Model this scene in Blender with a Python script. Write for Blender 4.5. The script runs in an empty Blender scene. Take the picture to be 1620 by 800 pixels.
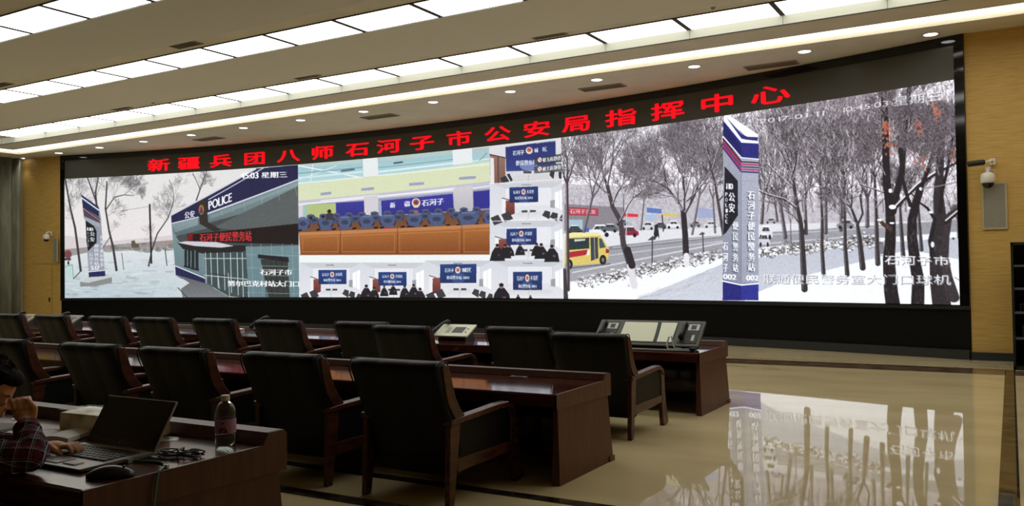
import bpy, bmesh, math, random
import numpy as np
from mathutils import Vector, Matrix

# ---------------------------------------------------------------- camera, light levels, exposure
SC = bpy.context.scene
COL = SC.collection
R3 = Matrix(((0.863531, 0.023453, 0.50375, 0), (0.50409, -0.011612, -0.863573, 0), (-0.014404, 0.999658, -0.021849, 1.88), (0, 0, 0, 1)))
cam_data = bpy.data.cameras.new('camera')
cam_data.sensor_width = 36.0
cam_data.lens = 1351.87 / 1620 * 36
cam_data.shift_y = -3.35 / 1620
cam_data.clip_start = 0.05
cam_data.clip_end = 200
cam = bpy.data.objects.new('camera', cam_data)
cam.matrix_world = R3
COL.objects.link(cam)
SC.camera = cam
SC.view_settings.view_transform = 'Standard'
SC.view_settings.look = 'None'
SC.view_settings.exposure = 0.0
SC.view_settings.gamma = 1.0
SC.view_settings.use_curve_mapping = False
wd = bpy.data.worlds.new('world'); SC.world = wd; wd.use_nodes = True
wd.node_tree.nodes['Background'].inputs[0].default_value = (0.05, 0.05, 0.045, 1)
wd.node_tree.nodes['Background'].inputs[1].default_value = 0.2
PANEL_L = 4.2      # radiance of the ceiling diffusers
COVE_L = 2.4
FACE_L = 0.30      # backlit cream fascia
LED_L = 1.22       # radiance of a full white pixel of the video wall
SPOT_W = 14.0

# ---------------------------------------------------------------- materials
def lin(c):
    return tuple(((v / 255) / 12.92 if v / 255 <= 0.04045 else (((v / 255) + 0.055) / 1.055) ** 2.4) for v in c)
MATS = {}
def mat(name, col, rough=0.5, metal=0.0, spec=0.5, emit=None, es=0.0, trans=0.0, ior=1.45, coat=0.0):
    if name in MATS: return MATS[name]
    m = bpy.data.materials.new(name); m.use_nodes = True
    b = m.node_tree.nodes['Principled BSDF']
    b.inputs['Base Color'].default_value = (*lin(col), 1)
    b.inputs['Roughness'].default_value = rough
    b.inputs['Metallic'].default_value = metal
    b.inputs['Specular IOR Level'].default_value = spec
    b.inputs['IOR'].default_value = ior
    b.inputs['Transmission Weight'].default_value = trans
    b.inputs['Coat Weight'].default_value = coat
    b.inputs['Coat Roughness'].default_value = 0.05
    if emit is not None:
        b.inputs['Emission Color'].default_value = (*lin(emit), 1)
        b.inputs['Emission Strength'].default_value = es
    MATS[name] = m
    return m
def vary(m, c1, c2, scale=(1, 1, 1), detail=4, nscale=4.0, lo=0.35, hi=0.65, bump=0.0, coord='Object', rough=None):
    """mix two colours by stretched noise (grain, marbling, cloth)"""
    nt = m.node_tree; b = nt.nodes['Principled BSDF']
    tc = nt.nodes.new('ShaderNodeTexCoord'); mp = nt.nodes.new('ShaderNodeMapping')
    mp.inputs['Scale'].default_value = scale
    nz = nt.nodes.new('ShaderNodeTexNoise'); nz.inputs['Scale'].default_value = nscale; nz.inputs['Detail'].default_value = detail
    cr = nt.nodes.new('ShaderNodeValToRGB')
    cr.color_ramp.elements[0].position = lo; cr.color_ramp.elements[0].color = (*lin(c1), 1)
    cr.color_ramp.elements[1].position = hi; cr.color_ramp.elements[1].color = (*lin(c2), 1)
    L = nt.links.new
    L(tc.outputs[coord], mp.inputs[0]); L(mp.outputs[0], nz.inputs['Vector']); L(nz.outputs['Fac'], cr.inputs[0]); L(cr.outputs[0], b.inputs['Base Color'])
    if bump:
        bp = nt.nodes.new('ShaderNodeBump'); bp.inputs['Strength'].default_value = bump; bp.inputs['Distance'].default_value = 0.01
        L(nz.outputs['Fac'], bp.inputs['Height']); L(bp.outputs[0], b.inputs['Normal'])
    return m

M_ceil = vary(mat('ceiling_paint', (214, 208, 190), 0.7), (210, 204, 186), (218, 212, 194), nscale=1.5)
M_beam = mat('beam_paint', (222, 221, 216), 0.75)
M_wood = vary(mat('wall_wood', (176, 142, 72), 0.42, spec=0.4), (182, 146, 74), (206, 172, 100), scale=(1.2, 1.2, 22), nscale=2.2, detail=6, lo=0.3, hi=0.7)
M_floor = vary(mat('marble_floor', (160, 142, 100), 0.022, spec=0.5, ior=1.52), (188, 172, 128), (206, 190, 150), scale=(0.35, 1.0, 1), nscale=1.6, detail=8, lo=0.3, hi=0.7)
M_band = vary(mat('brown_marble', (96, 76, 58), 0.03), (70, 54, 42), (128, 104, 82), nscale=3.5, detail=9, lo=0.35, hi=0.7)
M_dkband = vary(mat('dark_marble', (40, 34, 28), 0.03), (22, 19, 16), (84, 74, 58), nscale=6, detail=10, lo=0.4, hi=0.75)
M_desk = vary(mat('desk_mahogany', (74, 32, 22), 0.07, spec=0.55), (52, 22, 17), (78, 38, 29), scale=(1, 14, 14), nscale=2.5, detail=6, lo=0.3, hi=0.7)
M_desk3 = vary(mat('desk_satin_mahogany', (84, 46, 36), 0.2, spec=0.5), (60, 31, 25), (84, 46, 37), scale=(1, 14, 14), nscale=2.5, detail=6, lo=0.3, hi=0.7)
M_deskend = vary(mat('desk_end_veneer', (92, 48, 30), 0.4, spec=0.5), (62, 31, 22), (84, 45, 31), scale=(10, 10, 1), nscale=2.5, detail=6, lo=0.3, hi=0.7)
M_cwood = vary(mat('chair_wood', (112, 58, 34), 0.25), (54, 26, 20), (78, 42, 30), scale=(8, 1, 4), nscale=4, detail=4)
M_leather = vary(mat('black_leather', (22, 22, 23), 0.45, spec=0.22), (9, 9, 10), (13, 14, 15), nscale=60, bump=0.15)
M_black = mat('black_panel', (9, 9, 10), 0.35, spec=0.25)
M_kick = mat('kick_grey', (42, 44, 44), 0.4)
M_gloss = mat('gloss_black', (6, 6, 7), 0.06, spec=0.6)
M_header = mat('led_header', (78, 77, 70), 0.35, spec=0.5)
M_dark = mat('dark_plastic', (24, 24, 25), 0.4)
M_vent = mat('vent_metal', (150, 140, 122), 0.6)
M_ventd = mat('vent_dark', (92, 86, 74), 0.7)
M_white = mat('white_plastic', (215, 212, 198), 0.35)
M_silver = mat('silver_metal', (170, 170, 170), 0.3, metal=0.9)
M_paper = mat('paper', (232, 234, 240), 0.7)

# ---------------------------------------------------------------- builders
def tag(o, label=None, cat=None, group=None, kind=None):
    if label: o['label'] = label
    if cat: o['category'] = cat
    if group: o['group'] = group
    if kind: o['kind'] = kind
    return o
def thing(name, label, cat, loc=(0, 0, 0), rz=0.0, group=None):
    o = bpy.data.objects.new(name, None); o.empty_display_size = 0.1
    COL.objects.link(o); o.location = loc; o.rotation_euler = (0, 0, rz)
    return tag(o, label, cat, group)
def link(name, me, parent=None):
    o = bpy.data.objects.new(name, me); COL.objects.link(o)
    if parent is not None: o.parent = parent
    return o
class MB:
    def __init__(s): s.v = []; s.f = []; s.mi = []
    def add(s, vs, fs, mi=0):
        n = len(s.v); s.v += [tuple(v) for v in vs]; s.f += [tuple(i + n for i in f) for f in fs]; s.mi += [mi] * len(fs); return s
    def box(s, a, b, mi=0):
        (x0, y0, z0), (x1, y1, z1) = a, b
        x0, x1 = sorted((x0, x1)); y0, y1 = sorted((y0, y1)); z0, z1 = sorted((z0, z1))
        return s.add([(x0, y0, z0), (x1, y0, z0), (x1, y1, z0), (x0, y1, z0), (x0, y0, z1), (x1, y0, z1), (x1, y1, z1), (x0, y1, z1)],
                     [(0, 3, 2, 1), (4, 5, 6, 7), (0, 1, 5, 4), (1, 2, 6, 5), (2, 3, 7, 6), (3, 0, 4, 7)], mi)
    def hexa(s, bot, top, mi=0):
        return s.add(list(bot) + list(top), [(0, 3, 2, 1), (4, 5, 6, 7), (0, 1, 5, 4), (1, 2, 6, 5), (2, 3, 7, 6), (3, 0, 4, 7)], mi)
    def prism(s, prof, x0, x1, mi=0):
        """profile in (y,z), extruded along x"""
        n = len(prof)
        vs = [(x0, y, z) for y, z in prof] + [(x1, y, z) for y, z in prof]
        fs = [tuple(range(n))[::-1], tuple(range(n, 2 * n))] + [(i, (i + 1) % n, n + (i + 1) % n, n + i) for i in range(n)]
        return s.add(vs, fs, mi)
    def loft(s, rings, cap=True, mi=0):
        n = len(rings[0]); vs = [p for r in rings for p in r]; fs = []
        for k in range(len(rings) - 1):
            for i in range(n):
                j = (i + 1) % n
                fs.append((k * n + i, k * n + j, (k + 1) * n + j, (k + 1) * n + i))
        if cap: fs += [tuple(range(n))[::-1], tuple(range((len(rings) - 1) * n, len(rings) * n))]
        return s.add(vs, fs, mi)
    def tube(s, pts, r, n=8, mi=0, cap=True):
        pts = [Vector(p) for p in pts]; rs = r if isinstance(r, (list, tuple)) else [r] * len(pts)
        rings = []; ref = Vector((0, 0, 1))
        for i, q in enumerate(pts):
            t = (pts[min(i + 1, len(pts) - 1)] - pts[max(i - 1, 0)])
            t = t.normalized() if t.length > 1e-9 else Vector((0, 0, 1))
            a = t.cross(ref)
            if a.length < 1e-3: a = t.cross(Vector((1, 0, 0)))
            a.normalize(); b = t.cross(a).normalized(); ref = b.cross(t) if False else ref
            rings.append([q + (a * math.cos(2 * math.pi * k / n) + b * math.sin(2 * math.pi * k / n)) * rs[i] for k in range(n)])
        return s.loft(rings, cap, mi)
    def lathe(s, prof, c=(0, 0, 0), n=24, mi=0):
        rings = [[(c[0] + r * math.cos(2 * math.pi * k / n), c[1] + r * math.sin(2 * math.pi * k / n), c[2] + z) for k in range(n)] for r, z in prof]
        return s.loft(rings, True, mi)
    def build(s, name, m, parent=None, bevel=0.0, smooth=False, seg=2, subsurf=0):
        me = bpy.data.meshes.new(name); me.from_pydata(s.v, [], s.f)
        bm = bmesh.new(); bm.from_mesh(me); bmesh.ops.recalc_face_normals(bm, faces=bm.faces)
        bm.to_mesh(me); bm.free()
        for mm in (m if isinstance(m, (list, tuple)) else [m]): me.materials.append(mm)
        me.polygons.foreach_set('material_index', s.mi)
        if smooth: me.polygons.foreach_set('use_smooth', [True] * len(me.polygons))
        me.update()
        o = link(name, me, parent)
        if bevel:
            md = o.modifiers.new('bevel', 'BEVEL'); md.width = bevel; md.segments = seg; md.limit_method = 'ANGLE'; md.angle_limit = 0.6
            md.harden_normals = False
        if subsurf:
            md = o.modifiers.new('sub', 'SUBSURF'); md.levels = subsurf; md.render_levels = subsurf
        return o
def struct(name, mb, m, **k):
    o = mb.build(name, m, None, **k); o['kind'] = 'structure'; return o
def kids(o): return [c for c in bpy.data.objects if c.parent == o]
def copy_tree(o, parent=None, cache={}):
    c = o.copy(); COL.objects.link(c)
    if parent is not None:
        c.parent = parent
        c.matrix_parent_inverse = o.matrix_parent_inverse.copy()
    for ch in list(o.children): copy_tree(ch, c)
    return c

# ---------------------------------------------------------------- the curved wall line (plan arc)
XC, YC, RR = -15.937, -27.431, 48.78
def arc(X, off=0.0):
    """point on the arc at abscissa X, moved 'off' metres towards the room"""
    y = YC + math.sqrt(RR * RR - (X - XC) ** 2)
    nx, ny = (XC - X) / RR, (YC - y) / RR
    return X + nx * off, y + ny * off
SL, S1, S2, SR = -30.467, -20.58, -10.65, -0.867
ZT, ZP, ZB = 6.378, 5.505, 1.06

def arc_slab(mb, xa, xb, z0, z1, o0, o1, n=48, mi=0):
    """a solid slab following the arc, between offsets o0 (back) and o1 (front)"""
    rings = []
    for k in range(n + 1):
        X = xa + (xb - xa) * k / n
        b = arc(X, o0); f = arc(X, o1)
        rings.append([(b[0], b[1], z0), (f[0], f[1], z0), (f[0], f[1], z1), (b[0], b[1], z1)])
    mb.loft(rings, True, mi)

# ---------------------------------------------------------------- room shell
XL, XR, YB = -32.62, 4.5, -5.0
mb = MB().box((XL - .3, YB - .3, -0.2), (XR + .3, 22.5, 0)); struct('floor', mb, M_floor)
# wall_back follows: behind the LED wall and two wooden wings
mb = MB()
mb.box((XL - .3, 21.9, 0), (XR + .3, 22.2, 6.9)); struct('wall_back', mb, M_black)
lw = arc(SL - .16); rw = (SR + .17, 18.93)
mb = MB(); mb.hexa([(XL, 18.78, 0), (lw[0], lw[1] + .02, 0), (lw[0], lw[1] + .3, 0), (XL, 19.1, 0)], [(XL, 18.78, 6.38), (lw[0], lw[1] + .02, 6.38), (lw[0], lw[1] + .3, 6.38), (XL, 19.1, 6.38)])
struct('wall_back', mb, M_wood)
mb = MB(); mb.box((rw[0], 18.92, 0), (XR, 19.2, 6.38)); struct('wall_back', mb, M_wood)
struct('wall_left', MB().box((XL - .3, YB - .3, 0), (XL, 22.2, 6.9)), mat('left_wall_paint', (150, 146, 130), 0.8))
struct('wall_right', MB().box((XR, YB - .3, 0), (XR + .3, 22.2, 6.9)), M_wood)
struct('wall_front', MB().box((XL - .3, YB - .3, 0), (XR + .3, YB, 6.9)), mat('back_wall_paint', (120, 104, 74), 0.8))
struct('baseboard_right', MB().box((rw[0], 18.8, 0), (XR, 18.92, 0.15)), M_kick)
struct('baseboard_left', MB().hexa([(XL, 18.70, 0), (lw[0], lw[1] - .08, 0), (lw[0], lw[1] + .02, 0), (XL, 18.78, 0)], [(XL, 18.70, .15), (lw[0], lw[1] - .08, .15), (lw[0], lw[1] + .02, .15), (XL, 18.78, .15)]), M_kick)
# floor inlays
def inlay(n, a, b, m):
    struct('trim_%d' % n, MB().box((a[0], a[1], 0.0), (b[0], b[1], 0.003)), m)
inlay(1, (-30, 16.5), (-0.12, 17.2), M_band)
inlay(2, (-30, 17.22), (-0.12, 17.34), M_dkband)
inlay(3, (-0.13, 5.0), (0.02, 17.34), M_dkband)
inlay(4, (-30, 6.13), (-0.13, 6.27), M_dkband)
inlay(5, (0.02, 16.5), (XR, 17.2), M_band)
# raised platform carrying the near desk row
struct('floor', MB().box((XL, YB, 0.0), (XR, 4.98, 0.18)), M_floor)
struct('trim_6', MB().box((XL, 4.84, 0.18), (XR, 4.99, 0.184)), M_dkband)
struct('trim_7', MB().box((XL, 4.15, 0.18), (XR, 4.27, 0.184)), M_dkband)

# ---------------------------------------------------------------- ceiling
FX = -29.5          # left end of the recess
Z0, Z1 = 6.38, 6.57
struct('ceiling', MB().box((XL - .3, YB - .3, Z1), (XR + .3, 22.2, Z1 + .25)), M_ceil)
mb = MB()
mb.box((XL, 17.80, Z0), (XR, 21.95, Z1))                      # soffit by the wall
mb.box((XL, YB, Z0), (-31.08, 17.80, Z1))                     # its return along the left wall
mb.box((-30.52, 16.31, Z0), (XR, 17.24, Z1))
mb.box((-30.52, YB, Z0), (FX - .03, 16.31, Z1))
struct('ceiling', mb, M_ceil)
for k in range(5):
    F = 12.9 - 3.4 * k; E = 14.5 - 3.4 * k
    mb = MB(); mb.prism([(F, Z1), (F + .012, Z1 - .03), (E - .03, Z0), (E, Z0), (E, Z1)], FX, XR)
    struct('trim_%d' % (11 + k), mb, M_beam)
# ---------------------------------------------------------------- ceiling lights
M_diff = mat('light_diffuser', (255, 255, 250), 0.5, emit=(255, 255, 250), es=PANEL_L)
M_cove = mat('cove_tube', (255, 252, 238), 0.5, emit=(255, 252, 240), es=COVE_L)
M_face = mat('backlit_fascia', (128, 127, 114), 0.5, emit=(240, 240, 214), es=FACE_L)
M_rim = mat('light_rim', (52, 48, 42), 0.7)
def light_panel():
    t = thing('ceiling_light', '', 'ceiling light')
    fr = MB()
    fr.box((0, 0, -.022), (1.8, .02, 0)); fr.box((0, .93, -.022), (1.8, .95, 0)); fr.box((0, .02, -.022), (.05, .93, 0)); fr.box((1.75, .02, -.022), (1.8, .93, 0))
    fr.build('frame', M_rim, t)
    MB().box((.05, .02, -.016), (1.75, .93, -.002)).build('diffuser', M_diff, t)
    return t
ROWS = [(15.38, 'nearest the video wall', -3.57), (11.97, 'second from the video wall', -3.57), (8.57, 'third back, at the top left corner', -3.57)]
lp0 = light_panel(); first = True
for ri, (y0, txt, xr) in enumerate(ROWS):
    rows_x = []
    x = xr + 1.8 * 4
    while x > FX + 0.02:
        rows_x.append(x - 1.8); x -= 1.8
    if ri >= 3: rows_x = [v for v in rows_x if v > -16]
    for x in rows_x:
        if x < FX: continue
        if x + 1.8 > XR: continue
        o = lp0 if first else copy_tree(lp0); first = False
        o.location = (x, y0, Z1)
        tag(o, 'white ceiling light panel in the row ' + txt, 'ceiling light', 'light panels in the row ' + txt)
# backlit fascia with seams
mb = MB(); x = -3.57 + 7.2
t = thing('lit_fascia', 'long cream backlit fascia under the front row of ceiling light panels', 'ceiling light', (0, 0, 0))
while x > FX:
    a = max(x - 1.8, FX); mb.box((a + .008, 16.28, Z0), (x - .008, 16.31, Z1 - .001)); x -= 1.8
y = 16.28
while y > 3:
    a = y - 1.8; mb.box((FX - .03, a + .008, Z0), (FX, y - .008, Z1 - .001)); y = a
mb.build('fascia_panel', M_face, t)
mb = MB(); mb.box((FX - .04, 16.275, Z0 - .012), (XR, 16.315, Z0)); mb.box((FX - .04, YB, Z0 - .012), (FX + .005, 16.275, Z0)); mb.build('bottom_rail', M_rim, t)
# cove strip
t = thing('cove_light', 'bright continuous cove light strip running along the soffit', 'cove light', (0, 0, 0))
mb = MB(); mb.box((-31.05, 17.27, Z0 + .03), (XR, 17.77, Z0 + .06)); mb.box((-31.05, 2, Z0 + .03), (-30.55, 17.27, Z0 + .06)); mb.build('light_strip', M_cove, t)
# step under the cove edge
mb = MB(); mb.box((-31.3, 17.78, Z0 - .05), (XR, 18.0, Z0 - .001)); mb.box((-31.3, 2, Z0 - .05), (-31.08, 17.78, Z0 - .001)); struct('trim_20', mb, M_ceil)
# downlights
M_bulb = mat('downlight_bulb', (255, 255, 255), 0.5, emit=(255, 253, 255), es=6.0)
def downlight():
    t = thing('downlight', '', 'downlight')
    mb = MB(); mb.lathe([(.125, 0), (.155, 0), (.155, -.010), (.14, -.014), (.125, -.004), (.125, 0)], n=24); mb.f = mb.f[:-2]; mb.mi = mb.mi[:-2]; mb.build('trim_ring', M_white, t, smooth=True)
    mb = MB(); mb.lathe([(.001, -.008), (.124, -.008), (.124, -.001), (.001, -.001)], n=20); mb.build('bulb', M_bulb, t)
    return t
d0 = downlight()
for k in range(-1, 14):
    X = -29.97 + 2.393 * k; Y = 18.59
    o = d0 if k == -1 else copy_tree(d0)
    o.location = (X, Y, Z0)
    if k == -1: tag(o, 'round downlight at the far left end of the soffit, above the curtain corner', 'downlight', 'downlights in the soffit')
    else: tag(o, 'small round recessed downlight in the soffit row before the video wall', 'downlight', 'downlights in the soffit')
    if k == -1: o['group'] = 'downlights in the soffit'
    l = bpy.data.lights.new('downlight_beam', 'SPOT'); l.energy = SPOT_W; l.spot_size = math.radians(75); l.spot_blend = 0.8; l.shadow_soft_size = .06
    l.color = (1, .95, .85)
    lo = bpy.data.objects.new('downlight_beam', l); COL.objects.link(lo); lo.location = (X, Y, Z0 - .03); lo.parent = None
# air vents
def vent(name, x, y, z, w, d, label, group):
    t = thing(name, label, 'air vent', (x, y, z), 0, group)
    fr = MB(); fr.box((-w / 2, -d / 2, -.02), (w / 2, -d / 2 + .03, 0)); fr.box((-w / 2, d / 2 - .03, -.02), (w / 2, d / 2, 0)); fr.box((-w / 2, -d / 2 + .03, -.02), (-w / 2 + .03, d / 2 - .03, 0)); fr.box((w / 2 - .03, -d / 2 + .03, -.02), (w / 2, d / 2 - .03, 0))
    fr.build('frame', M_vent, t)
    MB().box((-w / 2 + .03, -d / 2 + .03, -.003), (w / 2 - .03, d / 2 - .03, -.001)).build('backing', M_ventd, t)
    sl = MB(); n = 9
    for i in range(n):
        yy = -d / 2 + .04 + (d - .08) * (i + .5) / n
        sl.hexa([(-w / 2 + .03, yy - .012, -.016), (w / 2 - .03, yy - .012, -.016), (w / 2 - .03, yy - .006, -.018), (-w / 2 + .03, yy - .006, -.018)],
                [(-w / 2 + .03, yy + .004, -.004), (w / 2 - .03, yy + .004, -.004), (w / 2 - .03, yy + .010, -.006), (-w / 2 + .03, yy + .010, -.006)])
    sl.build('slats', M_vent, t)
for x, txt in ((-22.97, 'above the left end of the video wall'), (-15.72, 'above the middle of the video wall'), (-8.68, 'above the red text on the right half'), (-4.54, 'in front of the last red character at the right')):
    vent('air_vent', x, 19.45, Z0, 1.15, .42, 'brown slatted vent in the soffit ' + txt, 'soffit air vents')
for x, y, txt in ((-14.45, 11.64, 'right one behind the second row of light panels'), (-21.2, 11.64, 'left one behind the second row of light panels'),
                  (-21.5, 15.1, 'leftmost behind the front row of light panels'), (-14.45, 15.1, 'second from left behind the front row of light panels'),
                  (-7.9, 15.1, 'third from left behind the front row of light panels')):
    vent('air_vent', x, y, Z1, .75, .34, 'small ceiling vent, ' + txt, 'vents beside the light panels')
mb = MB(); mb.lathe([(.001, -.045), (.03, -.045), (.045, -.02), (.05, 0), (.001, 0)], n=16)
for i, (x, y) in enumerate(((-20.05, 15.1), (-4.54, 15.12), (-16.0, 11.5))):
    o = mb.build('smoke_detector', M_white if i == 2 else M_vent, smooth=True); o.location = (x, y, Z1)
    tag(o, 'tiny round smoke detector on the ceiling ' + ('near the left end of the front light row', 'near the right end of the front light row', 'behind the second row of light panels')[i], 'smoke detector')

# ---------------------------------------------------------------- LED video wall structure
wall = thing('video_wall', 'long curved black-framed LED video wall showing snowy street scenes under red characters', 'video wall', (arc(XC)[0], arc(XC)[1], 0))
def wpart(name, mb, m, **k):
    o = mb.build(name, m, None, **k); o.parent = wall; o.matrix_parent_inverse = Matrix.Translation(-Vector(wall.location)); return o
mb = MB(); arc_slab(mb, SL - .16, SR + .17, 0.0, Z0, -.25, -.02); wpart('backing', mb, M_black)
mb = MB(); arc_slab(mb, SL, SR, ZP, 6.2, -.02, .012, 96); hdr = wpart('header_display', mb, M_header)
mb = MB(); arc_slab(mb, SL - .16, SR + .17, 6.2, 6.375, -.02, .05); wpart('top_frame', mb, M_gloss)
mb = MB(); arc_slab(mb, SL - .16, SL, 1.0, 6.2, -.02, .05, 2); wpart('side_frame', mb, M_gloss)
mb = MB(); arc_slab(mb, SR, SR + .17, 1.0, 6.2, -.02, .05, 2); wpart('side_frame', mb, M_gloss)
mb = MB(); arc_slab(mb, SL - .16, SR + .17, .97, 1.04, -.02, .07); wpart('bottom_frame', mb, mat('frame_grey', (30, 30, 31), .4))
mb = MB(); arc_slab(mb, SL - .16, SR + .17, .18, .97, -.02, .0); 
wpart('base_panel', mb, M_black)
mb = MB(); arc_slab(mb, SL - .16, SR + .17, .0, .18, -.02, .12); wpart('kick_board', mb, M_kick)
# ---------------------------------------------------------------- pictures shown on the LED wall
# every picture is drawn on a raster laid out over the wall (abscissa x height) and becomes the colours of a fine mesh of LED pixels
FPX = 1351.87
RV = (Vector((0.863531, 0.50409, -0.014404)), Vector((0.023453, -0.011612, 0.999658)), Vector((-0.50375, 0.863573, 0.021849)))
def sight(px, py):
    return RV[2] * FPX + RV[0] * (px - 810) - RV[1] * (py - 396.65)
def on_wall(px, py):
    """measurement of the photograph -> abscissa and height on the curved wall"""
    d = sight(px, py)
    a = d.x ** 2 + d.y ** 2; b = -2 * (d.x * XC + d.y * YC); c = XC ** 2 + YC ** 2 - RR ** 2
    t = (-b + math.sqrt(b * b - 4 * a * c)) / 2 / a
    return d.x * t, 1.88 + d.z * t
GLY = {}
def glyph(ch, bold=0.0):
    k = (ch, bold)
    if k in GLY: return GLY[k]
    c = bpy.data.curves.new('g', 'FONT'); c.body = ch; c.offset = bold; c.resolution_u = 3
    o = bpy.data.objects.new('g', c); COL.objects.link(o)
    me = bpy.data.meshes.new_from_object(o.evaluated_get(bpy.context.evaluated_depsgraph_get()))
    vs = np.array([(v.co.x, v.co.y) for v in me.vertices]) if len(me.vertices) else np.zeros((0, 2))
    fs = [tuple(p.vertices) for p in me.polygons]
    bpy.data.objects.remove(o); bpy.data.curves.remove(c); bpy.data.meshes.remove(me)
    if len(vs): w = vs[:, 0].max() + 0.02
    else: w = 0.3
    GLY[k] = (vs, fs, w); return GLY[k]
class Canvas:
    def __init__(s, x0, x1, z0, z1, W, Hh, seed=1):
        s.x0, s.x1, s.z0, s.z1, s.W, s.H = x0, x1, z0, z1, W, Hh
        s.b = np.full((Hh, W, 3), 200.0, np.float32); s.rng = np.random.RandomState(seed); s.o = (0, 0, 1.0); s.mn = .3
    def zoom(s, ox, oy, k): s.o = (ox, oy, k); return s
    def m(s, p):
        x, z = on_wall(s.o[0] + p[0] * s.o[2], s.o[1] + p[1] * s.o[2])
        return ((x - s.x0) / (s.x1 - s.x0) * s.W, (s.z1 - z) / (s.z1 - s.z0) * s.H)
    def k(s, p):     # raster pixels per unit at p (vertical)
        a = s.m(p); b = s.m((p[0], p[1] + 4)); return abs(b[1] - a[1]) / 4
    def _poly(s, P, col, al=1.0):
        P = np.array(P, float); lo = np.floor(P.min(0)).astype(int); hi = np.ceil(P.max(0)).astype(int) + 1
        x0, y0 = max(lo[0], 0), max(lo[1], 0); x1, y1 = min(hi[0], s.W), min(hi[1], s.H)
        if x1 <= x0 or y1 <= y0: return
        X = np.arange(x0, x1)[None, :] + .5; Y = np.arange(y0, y1)[:, None] + .5
        ins = np.zeros((y1 - y0, x1 - x0), bool)
        for i in range(len(P)):
            (ax, ay), (bx, by) = P[i], P[(i + 1) % len(P)]
            if ay == by: continue
            c = ((ay > Y) != (by > Y)) & (X < (bx - ax) * (Y - ay) / (by - ay) + ax)
            ins ^= c
        v = s.b[y0:y1, x0:x1]
        if callable(col):
            u = (X - P[:, 0].min()) / max(1, np.ptp(P[:, 0])); w = (Y - P[:, 1].min()) / max(1, np.ptp(P[:, 1]))
            C = col(u + 0 * w, w + 0 * u, s.rng)
            v[ins] = v[ins] * (1 - al) + C[ins] * al
        else:
            v[ins] = v[ins] * (1 - al) + np.array(col, np.float32) * al
    def poly(s, P, col, al=1.0): s._poly([s.m(p) for p in P], col, al)
    def rect(s, x0, y0, x1, y1, col, al=1.0): s.poly([(x0, y0), (x1, y0), (x1, y1), (x0, y1)], col, al)
    def ell(s, cx, cy, rx, ry, col, al=1.0, n=20): s.poly([(cx + rx * math.cos(6.2832 * k / n), cy + ry * math.sin(6.2832 * k / n)) for k in range(n)], col, al)
    def _cap(s, a, b, ra, rb, col, al=1.0):
        m_ = max(ra, rb) + 1.5
        x0 = max(int(min(a[0], b[0]) - m_), 0); x1 = min(int(max(a[0], b[0]) + m_) + 1, s.W)
        y0 = max(int(min(a[1], b[1]) - m_), 0); y1 = min(int(max(a[1], b[1]) + m_) + 1, s.H)
        if x1 <= x0 or y1 <= y0: return
        X = np.arange(x0, x1)[None, :] + .5; Y = np.arange(y0, y1)[:, None] + .5
        dx, dy = b[0] - a[0], b[1] - a[1]; L = dx * dx + dy * dy + 1e-9
        t = np.clip(((X - a[0]) * dx + (Y - a[1]) * dy) / L, 0, 1)
        d = np.sqrt((X - a[0] - t * dx) ** 2 + (Y - a[1] - t * dy) ** 2)
        A = (np.clip(ra + (rb - ra) * t - d + .5, 0, 1) * al)[..., None].astype(np.float32)
        v = s.b[y0:y1, x0:x1]; v *= 1 - A; v += A * np.array(col, np.float32)
    def line(s, a, b, w, col, al=1.0, w2=None):
        k = s.k(a) * s.o[2] ** 0; A, B = s.m(a), s.m(b)
        s._cap(A, B, w * k / 2, (w if w2 is None else w2) * k / 2, col, al)
    def path(s, P, w, col, al=1.0, w2=None):
        n = len(P) - 1; w2 = w if w2 is None else w2
        for i in range(n): s.line(P[i], P[i + 1], w + (w2 - w) * i / n, col, al, w + (w2 - w) * (i + 1) / n)
    def text(s, txt, q, col, bold=0.0, al=1.0, dx=0):
        if bold and not dx:
            for k in (-.035, .035): s.text(txt, q, col, bold, al, k)
            return
        """q: corners TL, TR, BR, BL"""
        q = [s.m(p) for p in q]; n = len(txt)
        adv = [glyph(c)[2] if ord(c) < 256 else 1.0 for c in txt]; tot = sum(adv); x = 0
        for c, a in zip(txt, adv):
            vs, fs, w = glyph(c)
            if len(vs):
                u = (x + dx + vs[:, 0]) / tot; cjk = ord(c) >= 256
                v = (vs[:, 1] + .10) / 1.0 if cjk else vs[:, 1] / .72
                u = u[:, None]; v = 1 - v[:, None]
                Q = [np.array(p)[None, :] for p in q]
                P = (Q[0] * (1 - u) + Q[1] * u) * (1 - v) + (Q[3] * (1 - u) + Q[2] * u) * v
                for f in fs: s._poly(P[list(f)], col, al)
            x += a
    def noise(s, cell, amp, y0=0, y1=None, x0=0, x1=None):
        """soft mottling"""
        y1 = y1 or s.H; x1 = x1 or s.W
        h, w = int((y1 - y0) / cell) + 2, int((x1 - x0) / cell) + 2
        g = s.rng.randn(h, w)
        yy = np.linspace(0, h - 1.001, y1 - y0); xx = np.linspace(0, w - 1.001, x1 - x0)
        i = yy.astype(int)[:, None]; j = xx.astype(int)[None, :]; fy = (yy % 1)[:, None]; fx = (xx % 1)[None, :]
        i2 = np.minimum(i + 1, h - 1); j2 = np.minimum(j + 1, w - 1)
        n = g[i, j] * (1 - fy) * (1 - fx) + g[i2, j] * fy * (1 - fx) + g[i, j2] * (1 - fy) * fx + g[i2, j2] * fy * fx
        s.b[y0:y1, x0:x1] += (n * amp)[..., None].astype(np.float32)
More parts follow.
